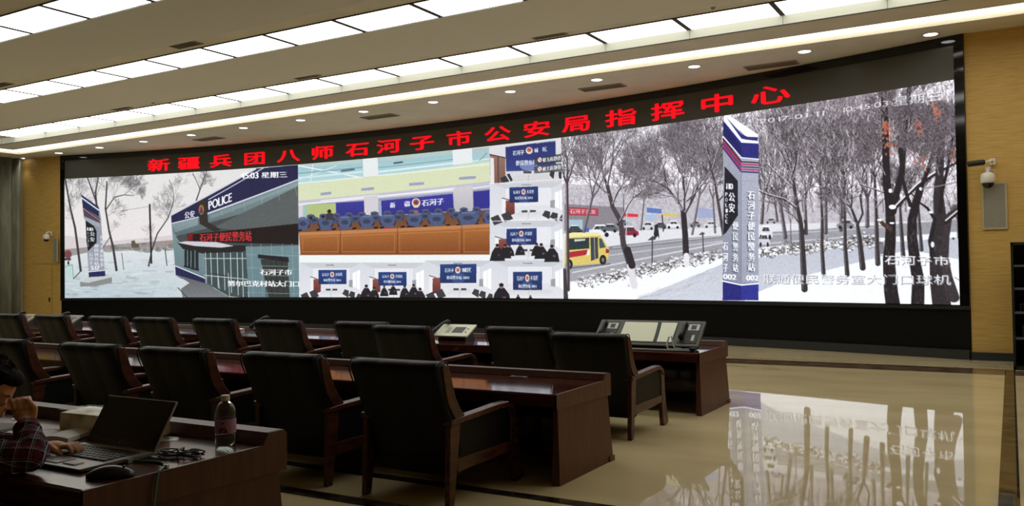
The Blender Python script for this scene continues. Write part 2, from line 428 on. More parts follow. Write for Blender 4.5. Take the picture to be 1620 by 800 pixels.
    def speckle(s, P, amp, cell=1):
        """noise restricted to a polygon"""
        keep = s.b.copy(); s.noise(cell, amp); full = s.b; s.b = keep
        msk = np.zeros((s.H, s.W, 3), np.float32); tmp = s.b; s.b = msk; s.poly(P, (1, 1, 1)); s.b = tmp
        s.b = tmp * (1 - msk) + full * msk
    def branch(s, x, y, ang, ln, w, depth, col, spread=.5, up=.15, snow=None, al=1.0):
        """grow a bare branch in raster space"""
        r = s.rng
        for _ in range(3):
            x2 = x + math.cos(ang) * ln / 3; y2 = y - math.sin(ang) * ln / 3
            s._cap((x, y), (x2, y2), max(w / 2, s.mn), max(w * .42, s.mn), col, al)
            if snow is not None and r.rand() < .6: s._cap((x - w * .3, y - w * .3), (x2 - w * .3, y2 - w * .3), w * .14 + .2, w * .12 + .2, snow, .75)
            x, y = x2, y2; w *= .9; ang += r.randn() * .10 + (1.5708 - ang) * up * .3
            if depth > 0 and r.rand() < .55:
                s.branch(x, y, ang + r.choice([-1, 1]) * (spread * (.6 + .8 * r.rand())), ln * (.5 + .3 * r.rand()), w * .6, depth - 1, col, spread, up, snow, al)
        if depth > 0:
            for sg in (-1, 1):
                s.branch(x, y, ang + sg * spread * (.4 + .7 * r.rand()), ln * (.62 + .25 * r.rand()), w * .72, depth - 1, col, spread, up, snow, al)
    def tree(s, p, q, w, col, ln, depth=4, spread=.45, up=.15, snow=None, al=1.0, nb=3):
        """trunk from p (base) to q (fork) given in photo units; crown of branches"""
        s.line(p, q, w, col, al, w * .75)
        a, b = s.m(p), s.m(q); k = s.k(q)
        if snow is not None: s._cap((a[0] - w * k * .3, a[1]), (b[0] - w * k * .25, b[1]), w * k * .08, w * k * .08, snow, .5)
        base = math.atan2(a[1] - b[1], b[0] - a[0])
        for i in range(nb):
            off = (i - (nb - 1) / 2) * spread * 1.1 + s.rng.randn() * .08
            s.branch(b[0], b[1], base + off, ln * k * (.8 + .4 * s.rng.rand()), w * k * .6, depth, col, spread, up, snow, al)
    def grade(s, sat, gain):
        g = s.b.mean(2, keepdims=True); s.b = (g + (s.b - g) * sat) * gain
    def emit(s, name, mname, step=2, off=.02):
        """downsample and hang on the wall as a mesh of coloured pixels"""
        H2, W2 = s.H // step, s.W // step
        b = s.b[:H2 * step, :W2 * step].reshape(H2, step, W2, step, 3).mean((1, 3))
        b = np.clip(b, 0, 255) / 255.0
        b = np.where(b <= .04045, b / 12.92, ((b + .055) / 1.055) ** 2.4)
        xs = np.linspace(s.x0, s.x1, W2); zs = np.linspace(s.z1, s.z0, H2)
        ys = YC + np.sqrt(RR * RR - (xs - XC) ** 2)
        ax = xs + (XC - xs) / RR * off - wall.location.x; ay = ys + (YC - ys) / RR * off - wall.location.y
        V = np.zeros((H2, W2, 3), np.float32); V[..., 0] = ax; V[..., 1] = ay; V[..., 2] = zs[:, None]
        idx = np.arange(H2 * W2).reshape(H2, W2)
        F = np.stack([idx[:-1, :-1], idx[1:, :-1], idx[1:, 1:], idx[:-1, 1:]], -1).reshape(-1, 4).astype(np.int32)
        me = bpy.data.meshes.new(name)
        me.vertices.add(H2 * W2); me.vertices.foreach_set('co', V.ravel())
        me.loops.add(F.size); me.loops.foreach_set('vertex_index', F.ravel())
        me.polygons.add(len(F)); me.polygons.foreach_set('loop_start', np.arange(0, F.size, 4, dtype=np.int32))
        me.update(calc_edges=True)
        at = me.color_attributes.new('pixel', 'FLOAT_COLOR', 'POINT')
        C4 = np.ones((H2 * W2, 4), np.float32); C4[:, :3] = b.reshape(-1, 3); at.data.foreach_set('color', C4.ravel())
        m = bpy.data.materials.get('led_pixels')
        if m is None:
            m = bpy.data.materials.new('led_pixels'); m.use_nodes = True
            nt = m.node_tree; pb = nt.nodes['Principled BSDF']
            pb.inputs['Base Color'].default_value = (.01, .01, .01, 1); pb.inputs['Roughness'].default_value = .45; pb.inputs['Specular IOR Level'].default_value = .15
            an = nt.nodes.new('ShaderNodeAttribute'); an.attribute_name = 'pixel'
            nt.links.new(an.outputs['Color'], pb.inputs['Emission Color']); pb.inputs['Emission Strength'].default_value = LED_L
            try: m.cycles.emission_sampling = 'NONE'
            except Exception: pass
        me.materials.append(m)
        o = link(name, me, wall); return tag(o, mname)

# ---- red characters of the header (thin raised LED lettering)
M_red = mat('led_red', (200, 0, 10), .5, emit=(240, 8, 28), es=.92)
HX = [-26.48, -25.2, -23.83, -22.4, -20.97, -19.55, -18.15, -16.9, -15.6, -14.2, -12.81, -11.45, -10.16, -8.76, -7.39, -6.04, -4.70]
for ch, X in zip('新疆兵团八师石河子市公安局指挥中心', HX):
    vs, fs, w = glyph(ch)
    cx, cy = (vs[:, 0].max() + vs[:, 0].min()) / 2, .37
    mb = MB(); n = len(vs); SXc, SZc = .98, .46
    front = []; back = []
    for u, v in vs:
        XX = X + (u - cx) * SXc; zz = 5.83 + (v - cy) * SZc
        f = arc(XX, .034); b = arc(XX, .0125); front.append((f[0], f[1], zz)); back.append((b[0], b[1], zz))
    for ddx, ddz in ((-.022, 0), (.022, 0), (0, .008), (0, -.008)):
        F2 = [(a + ddx, b + ddx * 0, c_ + ddz) for a, b, c_ in front]; B2 = [(a + ddx, b, c_ + ddz) for a, b, c_ in back]
        mb.add(F2 + B2, [f for f in fs] + [tuple(n + i for i in f)[::-1] for f in fs])
    me = bpy.data.meshes.new('header_character'); me.from_pydata(mb.v, [], mb.f); me.materials.append(M_red)
    o = link('header_character', me); o.parent = wall; o.matrix_parent_inverse = Matrix.Translation(-Vector(wall.location))
hdr['label'] = 'dark grey unlit LED strip above the pictures'
# ================================================================ left picture: police post in the snow
def grad(c0, c1, nz=0):
    c0 = np.array(c0, np.float32); c1 = np.array(c1, np.float32)
    def f(u, v, rng):
        r = c0 * (1 - v[..., None]) + c1 * v[..., None]
        return r + (rng.randn(*v.shape)[..., None] * nz if nz else 0)
    return f
c = Canvas(SL, S1, ZB, ZP, 1240, 560, 3)
c.zoom(80, 240, .3)
c.rect(-20, 0, 1400, 520, grad((212, 216, 212), (226, 216, 218)))
c.poly([(60, 500), (650, 455), (660, 560), (60, 580)], grad((150, 132, 128), (150, 150, 150), 8))
c.poly([(60, 440), (330, 470), (640, 440), (650, 465), (330, 490), (60, 515)], (206, 196, 200))
c.poly([(60, 560), (200, 530), (420, 520), (660, 510), (680, 800), (60, 800)], grad((208, 214, 218), (166, 190, 200), 5))
for _ in range(26):
    x = c.rng.uniform(300, 640); y = 505 + c.rng.randn() * 9
    c.ell(x, y, c.rng.uniform(10, 32), c.rng.uniform(5, 14), (c.rng.choice([110, 150, 190]),) * 3, .7)
c.poly([(428, 470), (446, 466), (452, 484), (468, 486), (470, 504), (430, 506)], (92, 86, 62)); c.ell(95, 540, 20, 22, (130, 60, 66)); c.rect(70, 560, 110, 572, (60, 60, 66))
for _ in range(160):
    x = c.rng.uniform(80, 700); y = c.rng.uniform(570, 765)
    c.ell(x, y, c.rng.uniform(8, 40), c.rng.uniform(2, 6), (c.rng.choice([128, 178, 214]) + np.array([-10, 4, 12])).tolist(), .35)
# trees of the left picture
tk = (62, 58, 62)
c.path([(76, 120), (108, 300), (132, 400), (162, 625)], 9, tk, w2=14)
c.path([(195, 130), (235, 240), (250, 290), (262, 420)], 7, tk, w2=11)
c.path([(255, 130), (240, 215), (246, 300)], 8, tk, w2=12)
c.path([(300, 160), (292, 300), (312, 420), (332, 500), (350, 622)], 8, tk, w2=15)
c.path([(292, 310), (340, 240), (390, 228), (440, 232)], 7, tk, w2=3)
c.path([(316, 450), (282, 500), (268, 520)], 5, tk, w2=3)
c.path([(652, 260), (622, 350), (566, 430), (536, 520), (520, 600)], 5, tk, w2=10)
c.path([(652, 265), (648, 200), (628, 150)], 3, tk); c.path([(770, 258), (790, 200), (815, 130), (826, 104)], 8, tk, w2=5); c.path([(790, 200), (770, 150), (752, 118)], 4, tk)
for (x, y, a, ln, w, n) in ((100, 250, 1.2, 60, 3, 3), (90, 200, 2.0, 50, 3, 2), (245, 230, 1.1, 70, 4, 4), (235, 220, 1.9, 60, 3, 3), (250, 180, 1.4, 60, 4, 3), (300, 220, 1.5, 60, 4, 3), (330, 245, .9, 60, 3, 4), (390, 228, .5, 50, 3, 4), (440, 232, .2, 24, 2, 3),
                        (300, 340, .4, 40, 2, 3), (318, 430, .9, 30, 2, 2), (652, 260, 1.5, 50, 3, 3), (622, 340, 2.1, 45, 2, 3), (600, 380, .9, 60, 2, 3), (545, 480, 2.0, 40, 2, 2), (815, 140, 1.2, 40, 3, 3), (785, 200, .7, 40, 3, 3), (760, 130, 2, 30, 2, 2), (110, 320, .8, 60, 2, 3), (120, 360, 2.2, 40, 2, 2)):
    q = c.m((x, y)); k = c.k((x, y)); c.branch(q[0], q[1], a, ln * k, w * k * .8, n + 1, (96, 90, 96), .5, .05, None, .8); c.branch(q[0], q[1], a + .5, ln * k * .8, w * k * .6, n, (120, 114, 118), .6, .05, None, .7)
c.line((525, 280), (534, 585), 11, (44, 42, 46)); c.line((330, 318), (528, 288), 3, (130, 128, 134), .7); c.line((378, 535), (388, 620), 4, (70, 70, 72)); c.line((606, 515), (616, 598), 6, (78, 78, 80))
c.line((528, 310), (640, 270), 2, (150, 148, 150), .6)
# building
tile = (112, 142, 148)
c.poly([(636, 335), (1080, 92), (1400, 60), (1400, 800), (1120, 800), (662, 650)], grad((116, 146, 150), (96, 130, 138), 3))
c.poly([(640, 338), (1082, 90), (1400, 60), (1400, 130), (1303, 152), (825, 332), (640, 382)], (34, 33, 78))
c.line((636, 334), (1082, 92), 8, (200, 205, 215)); c.line((836, 252), (1125, 86), 5, (190, 198, 225)); c.line((642, 378), (780, 345), 6, (200, 204, 225)); c.line((825, 328), (1400, 112), 8, (205, 210, 230))
c.poly([(640, 384), (780, 348), (1303, 152), (1400, 130), (1400, 300), (840, 400), (670, 445), (655, 430)], grad((122, 148, 152), (80, 100, 106), 2))
c.poly([(662, 445), (860, 395), (835, 375), (1310, 240), (1400, 240), (1400, 500), (700, 500)], (66, 72, 76))
c.poly([(640, 384), (780, 352), (780, 385), (660, 425)], grad((128, 152, 156), (110, 135, 140)))
c.poly([(840, 335), (1303, 165), (1400, 130), (1400, 190), (1303, 178), (845, 355)], grad((128, 156, 160), (110, 135, 140)))
c.poly([(1000, 330), (1310, 180), (1400, 170), (1400, 390), (1310, 380), (1050, 420), (862, 400)], (84, 92, 92))
for x in (900, 960, 1020, 1110, 1200, 1290): c.line((x, 320 - (x - 850) * .34), (x + 8, 352 - (x - 850) * .28), 2.5, (150, 172, 176), .8)
c.poly([(722, 436), (1306, 378), (1312, 488), (725, 474)], (34, 24, 25))
c.poly([(780, 262), (826, 248), (832, 370), (900, 410), (870, 425), (788, 380)], (50, 44, 42))
c.ell(797, 306, 14, 26, (170, 110, 40)); c.ell(797, 302, 8, 12, (170, 40, 40)); c.ell(797, 316, 9, 10, (60, 60, 100))
c.text('公安', [(708, 316), (762, 306), (762, 346), (708, 356)], (225, 228, 240), .008)
c.text('POLICE', [(832, 262), (957, 214), (957, 262), (834, 308)], (235, 238, 248), .012)
c.text('石河子便民警务站', [(788, 430), (1062, 412), (1062, 472), (788, 472)], (240, 30, 34), .008)
c.rect(724, 430, 752, 468, (140, 14, 20))
c.poly([(668, 476), (690, 472), (900, 478), (960, 492), (1034, 492), (1034, 525), (800, 536), (700, 512)], (38, 36, 36))
c.poly([(668, 478), (720, 471), (880, 476), (968, 496), (900, 505), (760, 496)], (198, 192, 204))
c.poly([(655, 500), (710, 515), (800, 535), (815, 690), (662, 650)], grad((104, 134, 142), (92, 122, 130)))
for x0, x1, yb in ((708, 740, 600), (745, 782, 612)):
    c.poly([(x0, 515), (x1, 521), (x1, yb + 8), (x0, yb)], (34, 42, 46)); c.line(((x0 + x1) / 2, 520), ((x0 + x1) / 2, yb), 4, (130, 150, 156))
    c.poly([(x0 - 4, yb - 2), (x1 + 2, yb + 6), (x1 + 2, yb + 16), (x0 - 4, yb + 6)], (38, 36, 60))
c.poly([(660, 602), (815, 668), (818, 692), (662, 648)], (34, 36, 84)); c.line((660, 601), (815, 665), 5, (220, 225, 235))
c.poly([(812, 535), (1040, 525), (1050, 770), (940, 760), (820, 690)], (58, 78, 80))
for x in (818, 846, 880, 915, 950, 985, 1012, 1040): c.line((x, 533), (x + 6, 690 + (x - 820) * .38), 5, (176, 192, 196))
for y in (562, 650): c.line((812, y), (1042, y - 6 + (y - 540) * .25), 4, (176, 192, 196))
c.line((850, 640), (938, 656), 4, (70, 40, 40)); c.line((885, 650), (892, 720), 4, (180, 196, 200)); c.line((938, 640), (946, 760), 4, (180, 196, 200))
c.poly([(1030, 500), (1400, 490), (1400, 800), (1050, 800)], grad((98, 134, 142), (90, 126, 136), 3))
for x in (1060, 1110, 1165, 1222, 1275): c.line((x, 484), (x + 12, 790), 2.5, (146, 170, 174), .8)
for y in (540, 610, 680, 740): c.line((1035, y), (1330, y + 8), 2.5, (146, 170, 174), .7)
c.poly([(1108, 565), (1250, 572), (1262, 765), (1150, 765)], (52, 58, 56))
for x in (1130, 1160, 1190, 1222, 1250): c.line((x, 568), (x + 10, 762), 4, (40, 38, 36))
for y in (600, 650, 700, 742): c.line((1112, y), (1258, y + 4), 3, (120, 136, 140))
c.poly([(1095, 540), (1256, 555), (1258, 582), (1095, 560)], (36, 34, 40))
c.poly([(662, 652), (820, 692), (940, 762), (1060, 790), (700, 790), (690, 720), (735, 690)], grad((92, 92, 96), (118, 126, 132), 6))
for P in ([(600, 660), (700, 668), (735, 690), (690, 712), (560, 700)], [(560, 720), (690, 735), (700, 765), (540, 765)]): c.poly(P, (186, 204, 212), .8)
c.line((674, 716), (722, 765), 6, (70, 74, 78))
# pylon of the left picture
c.poly([(165, 226), (200, 250), (258, 292), (268, 345), (290, 655), (205, 662), (186, 360), (178, 350)], grad((126, 132, 150), (150, 155, 172)))
c.poly([(165, 226), (256, 292), (258, 345), (174, 290)], (30, 38, 84)); c.line((166, 243), (256, 308), 7, (205, 215, 235)); c.line((174, 292), (262, 356), 6, (80, 30, 50)); c.line((176, 302), (264, 366), 4, (190, 150, 170))
c.poly([(174, 300), (262, 364), (264, 376), (180, 340)], (70, 40, 60), .8); c.poly([(180, 345), (264, 380), (266, 400), (240, 390), (186, 360)], (150, 160, 170))
c.poly([(188, 362), (232, 392), (246, 420), (246, 478), (200, 524), (192, 470)], (26, 28, 34))
c.text('110', [(190, 398), (228, 400), (228, 418), (190, 416)], (220, 225, 230), .008)
for i, ch in enumerate('公安'): c.text(ch, [(210, 420 + i * 28), (236, 422 + i * 28), (236, 446 + i * 28), (210, 444 + i * 28)], (215, 220, 226), .008)
for i, ch in enumerate('POLICE'): c.text(ch, [(196, 424 + i * 13), (206, 424 + i * 13), (206, 434 + i * 13), (196, 434 + i * 13)], (170, 175, 180))
for i, ch in enumerate('便民警务站'): c.text(ch, [(232, 486 + i * 23), (258, 486 + i * 23), (258, 506 + i * 23), (232, 506 + i * 23)], (205, 212, 224), .008)
for i, ch in enumerate('石河子'): c.text(ch, [(206, 530 + i * 23), (226, 530 + i * 23), (226, 550 + i * 23), (206, 550 + i * 23)], (205, 212, 224), .008)
for i, ch in enumerate('石河子便民警务'): c.text(ch, [(264, 440 + i * 24), (282, 440 + i * 24), (282, 460 + i * 24), (264, 460 + i * 24)], (215, 220, 228), .01)
c.text('517', [(214, 600), (262, 600), (262, 622), (214, 622)], (225, 230, 236), .008)
c.poly([(204, 634), (290, 626), (292, 660), (205, 664)], (34, 36, 96)); c.line((204, 632), (290, 624), 4, (220, 225, 235))
c.poly([(158, 684), (240, 664), (326, 652), (326, 690), (248, 706), (160, 710)], (128, 134, 132)); c.poly([(158, 684), (205, 660), (326, 652), (326, 660), (200, 690)], (186, 192, 194))
c.poly([(78, 604), (118, 594), (130, 665), (84, 668)], (176, 206, 204)); c.line((80, 604), (118, 595), 3, (90, 130, 120)); c.line((118, 595), (124, 668), 3, (90, 130, 120)); c.ell(97, 585, 5, 11, (20, 22, 24)); c.line((160, 630), (125, 668), 5, (50, 46, 46))
# captions burnt into the picture
c.text('45:03 星期三', [(1003, 112), (1250, 102), (1250, 138), (1003, 142)], (240, 242, 245), .015)
c.text('石河子市', [(1106, 616), (1276, 618), (1276, 650), (1106, 648)], (242, 244, 246), .01)
c.text('努尔巴克村站大门口', [(934, 676), (1318, 678), (1318, 712), (934, 708)], (242, 244, 246), .01)
c.noise(3, 4)
c.grade(.72, .97); c.emit('picture_snow_police_post', 'picture of a police post and pylon in snow')

# ================================================================ centre picture: conference grid
c = Canvas(S1, S2, ZB, ZP, 1400, 640, 5)
c.zoom(460, 220, .325)
c.rect(-50, -60, 1500, 900, (214, 216, 224))
c.poly([(30, 130), (972, 40), (975, 210), (40, 315)], (212, 220, 178))
c.poly([(30, 120), (972, 40), (972, 108), (38, 222)], grad((140, 190, 200), (176, 212, 218), 5))
c.poly([(30, 120), (345, 92), (345, 118), (36, 140)], (176, 200, 198)); c.poly([(430, 88), (790, 55), (790, 75), (430, 112)], (172, 196, 196)); c.poly([(884, 52), (972, 44), (972, 66), (884, 78)], (170, 192, 194))
for a, b, w, cc in (((40, 130), (345, 188), 6, (222, 238, 240)), ((45, 198), (225, 130), 4, (210, 230, 234)), ((100, 208), (110, 126), 4, (226, 238, 240)), ((430, 160), (790, 118), 8, (214, 236, 238)), ((430, 140), (790, 100), 5, (120, 166, 172)), ((884, 110), (972, 96), 6, (212, 232, 234)),
                    ((38, 168), (350, 138), 4, (110, 150, 156)), ((40, 190), (350, 160), 10, (196, 226, 230)), ((920, 105), (955, 70), 4, (120, 130, 130)), ((430, 178), (972, 122), 6, (222, 236, 226)), ((40, 216), (350, 186), 6, (222, 236, 226)), ((505, 118), (545, 113), 8, (70, 80, 90)), ((250, 156), (310, 148), 10, (90, 110, 120))):
    c.line(a, b, w, cc)
c.poly([(352, 96), (425, 88), (428, 178), (356, 186)], (224, 230, 230)); c.poly([(788, 48), (884, 44), (886, 116), (792, 128)], (224, 230, 232))
for x0, x1, y in ((148, 200, 266), (345, 408, 244), (578, 650, 219), (820, 902, 190)): c.poly([(x0, y - 4), (x1, y - 10), (x1, y + 3), (x0, y + 9)], (150, 152, 190))
c.poly([(40, 314), (975, 205), (975, 420), (40, 460)], grad((150, 156, 190), (110, 116, 150)))
c.poly([(40, 300), (975, 205), (975, 240), (40, 322)], (188, 188, 204)); c.line((42, 318), (800, 240), 7, (235, 232, 240)); c.line((470, 275), (800, 248), 4, (240, 236, 240)); c.line((885, 240), (972, 228), 5, (236, 232, 240)); c.line((150, 300), (430, 272), 4, (240, 236, 240))
c.poly([(75, 320), (220, 312), (222, 395), (80, 400)], (176, 194, 116)); c.poly([(60, 320), (78, 320), (80, 400), (62, 400)], (150, 190, 190)); c.poly([(40, 322), (62, 320), (62, 410), (42, 410)], (206, 200, 210))
c.poly([(222, 310), (362, 302), (362, 372), (224, 378)], grad((52, 50, 160), (44, 44, 140)))
c.poly([(358, 280), (428, 272), (430, 390), (362, 392)], (206, 200, 208))
c.poly([(430, 300), (445, 298), (447, 380), (432, 380)], (150, 170, 190))
c.poly([(442, 300), (790, 266), (795, 350), (445, 372)], grad((50, 46, 168), (44, 44, 140)))
c.poly([(792, 240), (886, 226), (890, 350), (798, 360)], grad((206, 198, 206), (176, 176, 186), 3))
c.poly([(890, 256), (972, 248), (974, 335), (892, 342)], (44, 42, 150))
c.text('新', [(484, 308), (512, 305), (512, 334), (484, 337)], (232, 235, 245), .008); c.text('疆', [(554, 301), (584, 298), (584, 328), (554, 331)], (232, 235, 245), .008)
c.text('石河子', [(640, 294), (748, 284), (748, 318), (640, 328)], (232, 235, 245), .012)
c.ell(612, 310, 21, 22, (225, 215, 190)); c.ell(612, 308, 15, 15, (190, 70, 60)); c.ell(612, 309, 8, 8, (60, 60, 120)); c.poly([(596, 322), (628, 320), (622, 333), (602, 334)], (215, 205, 180))
c.poly([(40, 395), (975, 345), (978, 425), (42, 455)], grad((112, 66, 42), (134, 78, 44), 6))
r = c.rng
def mchair(x, y, w, h, cc):
    c.ell(x, y - h * .72, w * .5, h * .36, cc); c.poly([(x - w * .46, y - h * .8), (x + w * .46, y - h * .84), (x + w * .42, y - .05 * h), (x - w * .42, y)], cc)
    c.ell(x, y - h * .55, w * .26, h * .18, tuple(v * .72 for v in cc)); c.line((x - w * .5, y - h * .42), (x - w * .4, y - h * .2), h * .12, tuple(v * .5 for v in cc)); c.line((x + w * .5, y - h * .44), (x + w * .4, y - h * .22), h * .12, tuple(v * .5 for v in cc))
    c.line((x - w * .3, y - h * .93), (x + w * .3, y - h * .96), h * .08, tuple(min(255, v * 1.35) for v in cc))
for x in range(100, 960, 62): mchair(x, 402 - x * .045, 40, 30, (70, 76, 112))
for x in (115, 208, 318, 415, 525, 655, 700, 805, 905): mchair(x, 418 - x * .036, 48, 34, (66, 74, 110))
for x, w in ((62, 64), (172, 70), (265, 66), (372, 72), (474, 76), (603, 76), (712, 82), (866, 104), (968, 60)): mchair(x, 448 - x * .035, w, 62, (72, 86, 128))
c.ell(190, 352, 10, 10, (40, 34, 34)); c.poly([(176, 362), (206, 360), (214, 392), (170, 394)], (60, 56, 66)); c.ell(100, 384, 8, 8, (40, 34, 34)); c.ell(160, 378, 8, 9, (40, 34, 34)); c.ell(612, 354, 12, 9, (150, 100, 80)); c.rect(455, 428, 502, 438, (190, 40, 44)); c.rect(586, 424, 606, 432, (30, 30, 40))
for x in (40, 130, 205, 305, 410, 440, 540, 570, 650, 760, 810, 900): c.line((x, 446 - x * .035), (x + 14, 444 - x * .035), 8, (24, 18, 20))
c.poly([(42, 458), (976, 414), (980, 562), (50, 562)], grad((182, 106, 44), (132, 66, 26), 3))
c.poly([(42, 454), (976, 412), (976, 428), (42, 470)], (196, 124, 70)); 
for x0, x1 in ((60, 232), (252, 508), (532, 822), (845, 975)):
    f = lambda x, t: (478 - (x - 42) * .038) * (1 - t) + 548 * t
    for a, b in (((x0, f(x0, 0)), (x1, f(x1, 0))), ((x1, f(x1, 0)), (x1, 548)), ((x1, 548), (x0, 548)), ((x0, 548), (x0, f(x0, 0)))): c.line(a, b, 3, (206, 132, 62), .8)
for x in (244, 522, 834): c.line((x, 446 - (x - 42) * .04), (x, 560), 3, (104, 50, 22))
c.poly([(46, 562), (982, 560), (982, 606), (46, 606)], (232, 238, 238)); c.line((46, 562), (982, 559), 4, (150, 90, 50))
c.line((30, 300), (46, 300), 1, (255, 255, 255), 0)
def room(x0, y0, x1, y1, bx, by, bw, bh, door=None, t2=None, chairs='lr', people=(), win=True, skew=0, navy=(30, 62, 140), tbl=None, l1='开发区'):
    """one meeting-room view; board box bx,by,bw,bh as fractions"""
    W, Hh = x1 - x0, y1 - y0
    P = lambda u, v: (x0 + u * W, y0 + v * Hh - skew * u * Hh)
    c.poly([P(0, 0), P(1, 0), P(1, 1), P(0, 1)], grad((206, 210, 220), (222, 222, 230), 2))
    c.poly([P(0, 0), P(1, 0), P(.82, .16), P(.2, .16)], (196, 200, 208)); c.poly([P(.2, .16), P(.82, .16), P(.82, .62), P(.2, .62)], (224, 226, 234))
    c.line(P(.2, .16), P(.2, .7), Hh * .01, (180, 184, 196)); c.line(P(.82, .16), P(.82, .7), Hh * .01, (180, 184, 196)); c.rect(*P(.42, .06), *P(.55, .085), (120, 126, 140))
    if door:
        c.poly([P(door, .40), P(door + .1, .46), P(door + .1, .95), P(door, .98)], (232, 232, 236)); c.poly([P(door + .05, .47), P(door + .17, .45), P(door + .17, .82), P(door + .05, .9)], grad((150, 74, 60), (96, 44, 44), 6)); c.line(P(door, .40), P(door + .1, .455), Hh * .02, (60, 30, 34))
    if win:
        c.poly([P(.86, .3), P(.98, .2), P(.98, .78), P(.86, .66)], (246, 248, 252)); c.line(P(.92, .25), P(.92, .72), Hh * .012, (190, 196, 206)); c.poly([P(.80, .5), P(.86, .48), P(.86, .7), P(.80, .68)], (150, 156, 162))
    c.poly([P(bx, by), P(bx + bw, by - .01), P(bx + bw, by + bh), P(bx, by + bh)], grad(navy, tuple(v * .8 for v in navy)))
    c.ell(*P(bx + bw * .5, by + bh * .72), W * bw * .2, Hh * bh * .3, (90, 120, 190), .35)
    B = lambda u, v: P(bx + bw * u, by + bh * v)
    c.text('石河子', [B(.13, .2), B(.38, .19), B(.38, .43), B(.13, .44)], (225, 230, 242), .012); c.text(l1, [B(.6, .18), B(.86, .17), B(.86, .42), B(.6, .43)], (225, 230, 242), .012)
    q = B(.49, .31); c.ell(q[0], q[1], W * bw * .075, Hh * bh * .18, (226, 205, 190)); c.ell(q[0], q[1] - Hh * .004, W * bw * .045, Hh * bh * .1, (196, 90, 70))
    c.text('便民警务站', [B(.18, .6), B(.6, .6), B(.6, .8), B(.18, .8)], (225, 230, 242), .012); c.text('001', [B(.64, .64), B(.8, .64), B(.8, .78), B(.64, .78)], (205, 212, 232), .008)
    a, b, d, e = tbl or (.38, .66, .78, .22)
    c.poly([P(a, .78), P(b, .78), P(d, 1), P(e, 1)], grad((206, 208, 216), (226, 228, 232), 2)); c.line(P((a + b) / 2, .78), P((d + e) / 2, 1), Hh * .012, (170, 172, 182))
    c.poly([P(.42, .735), P(.5, .735), P(.5, .79), P(.42, .79)], (66, 68, 72)); c.poly([P(.53, .735), P(.61, .735), P(.61, .79), P(.53, .79)], (66, 68, 72))
    ck = (58, 58, 64)
    if 'l' in chairs:
        for u, v in ((.22, .95), (.08, 1.03)): c.poly([P(u - .07, v - .12), P(u + .03, v - .2), P(u + .09, v), P(u - .02, v + .08)], ck)
    if 'r' in chairs:
        for u, v in ((.74, .92), (.84, .97), (.96, 1.04)): c.poly([P(u - .05, v - .04), P(u - .01, v - .17), P(u + .06, v - .13), P(u + .05, v + .07)], ck)
    for u, v, s in people:
        s *= .85
        c.poly([P(u - .07 * s, v + .02), P(u - .03 * s, v - .1 * s), P(u + .03 * s, v - .1 * s), P(u + .08 * s, v + .04), P(u + .1 * s, v + .25 * s), P(u - .1 * s, v + .25 * s)], (34, 32, 40))
        c.ell(*P(u, v - .13 * s), W * .022 * s, Hh * .048 * s, (150, 116, 102)); c.ell(*P(u, v - .155 * s), W * .024 * s, Hh * .036 * s, (32, 28, 30)); c.ell(*P(u + .03 * s, v + .1 * s), W * .02 * s, Hh * .03 * s, (120, 100, 100), .7)
room(48, 600, 345, 772, .30, .21, .46, .40, door=.17, win=True)
room(345, 600, 656, 772, .27, .27, .44, .38, door=.13, chairs='', people=((.08, .82, 1.25), (.2, .86, 1.1), (.5, .74, .8), (.36, .78, .8), (.68, .8, 1.0), (.82, .78, 1.1), (.92, .9, 1.2)))
room(656, 590, 984, 772, .22, .10, .54, .50, door=.06, navy=(34, 62, 132), l1='城区')
room(984, 590, 1338, 772, .28, .30, .40, .54, chairs='', win=True, tbl=(.2, .8, .9, .1), people=((.12, .86, 1.6), (.35, 1.0, .6), (.52, 1.02, .6)), navy=(34, 58, 124))
room(970, 400, 1338, 586, .22, .20, .40, .42, door=.07, chairs='', people=((.1, .78, 1.2), (.2, .76, 1), (.26, .74, .8), (.4, .72, .8), (.62, .72, .9), (.68, .76, 1.1), (.82, .82, 1.2)), navy=(34, 56, 130), skew=.02)
room(970, 214, 1338, 400, .26, .13, .38, .40, door=.16, navy=(34, 56, 126), skew=.05)
c.poly([(966, 30), (1400, -20), (1400, 206), (972, 222)], grad((216, 216, 222), (206, 206, 214), 2))
c.poly([(970, 76), (1046, 92), (1046, 214), (974, 220)], grad((150, 110, 96), (128, 86, 74), 3)); c.poly([(972, 90), (990, 94), (992, 218), (974, 220)], (225, 222, 222)); c.line((970, 76), (1046, 92), 5, (70, 44, 40)); c.line((1010, 90), (1012, 216), 6, (90, 56, 50))
c.poly([(1046, 40), (1290, 8), (1292, 150), (1050, 158)], grad((38, 48, 116), (46, 62, 140)))
c.ell(1160, 132, 44, 22, (150, 170, 220), .6)
c.text('石河子', [(1082, 58), (1138, 52), (1138, 76), (1082, 82)], (225, 230, 240), .008); c.text('城', [(1186, 44), (1206, 42), (1206, 66), (1186, 68)], (225, 230, 240), .008); c.text('区', [(1226, 38), (1248, 36), (1248, 60), (1226, 62)], (225, 230, 240), .008)
c.ell(1162, 57, 17, 17, (226, 205, 190)); c.ell(1162, 54, 11, 10, (196, 90, 70))
c.text('便民警务站', [(1096, 104), (1200, 100), (1200, 126), (1096, 130)], (225, 230, 240), .008)
c.text('2017-01-11 10:45', [(1196, 16), (1290, 6), (1290, 14), (1196, 24)], (200, 206, 225), .0)
c.poly([(1088, 178), (1250, 172), (1300, 212), (1060, 214)], (206, 206, 210)); c.line((1160, 178), (1156, 212), 3, (160, 160, 168)); c.rect(1134, 156, 1172, 168, (70, 74, 74))
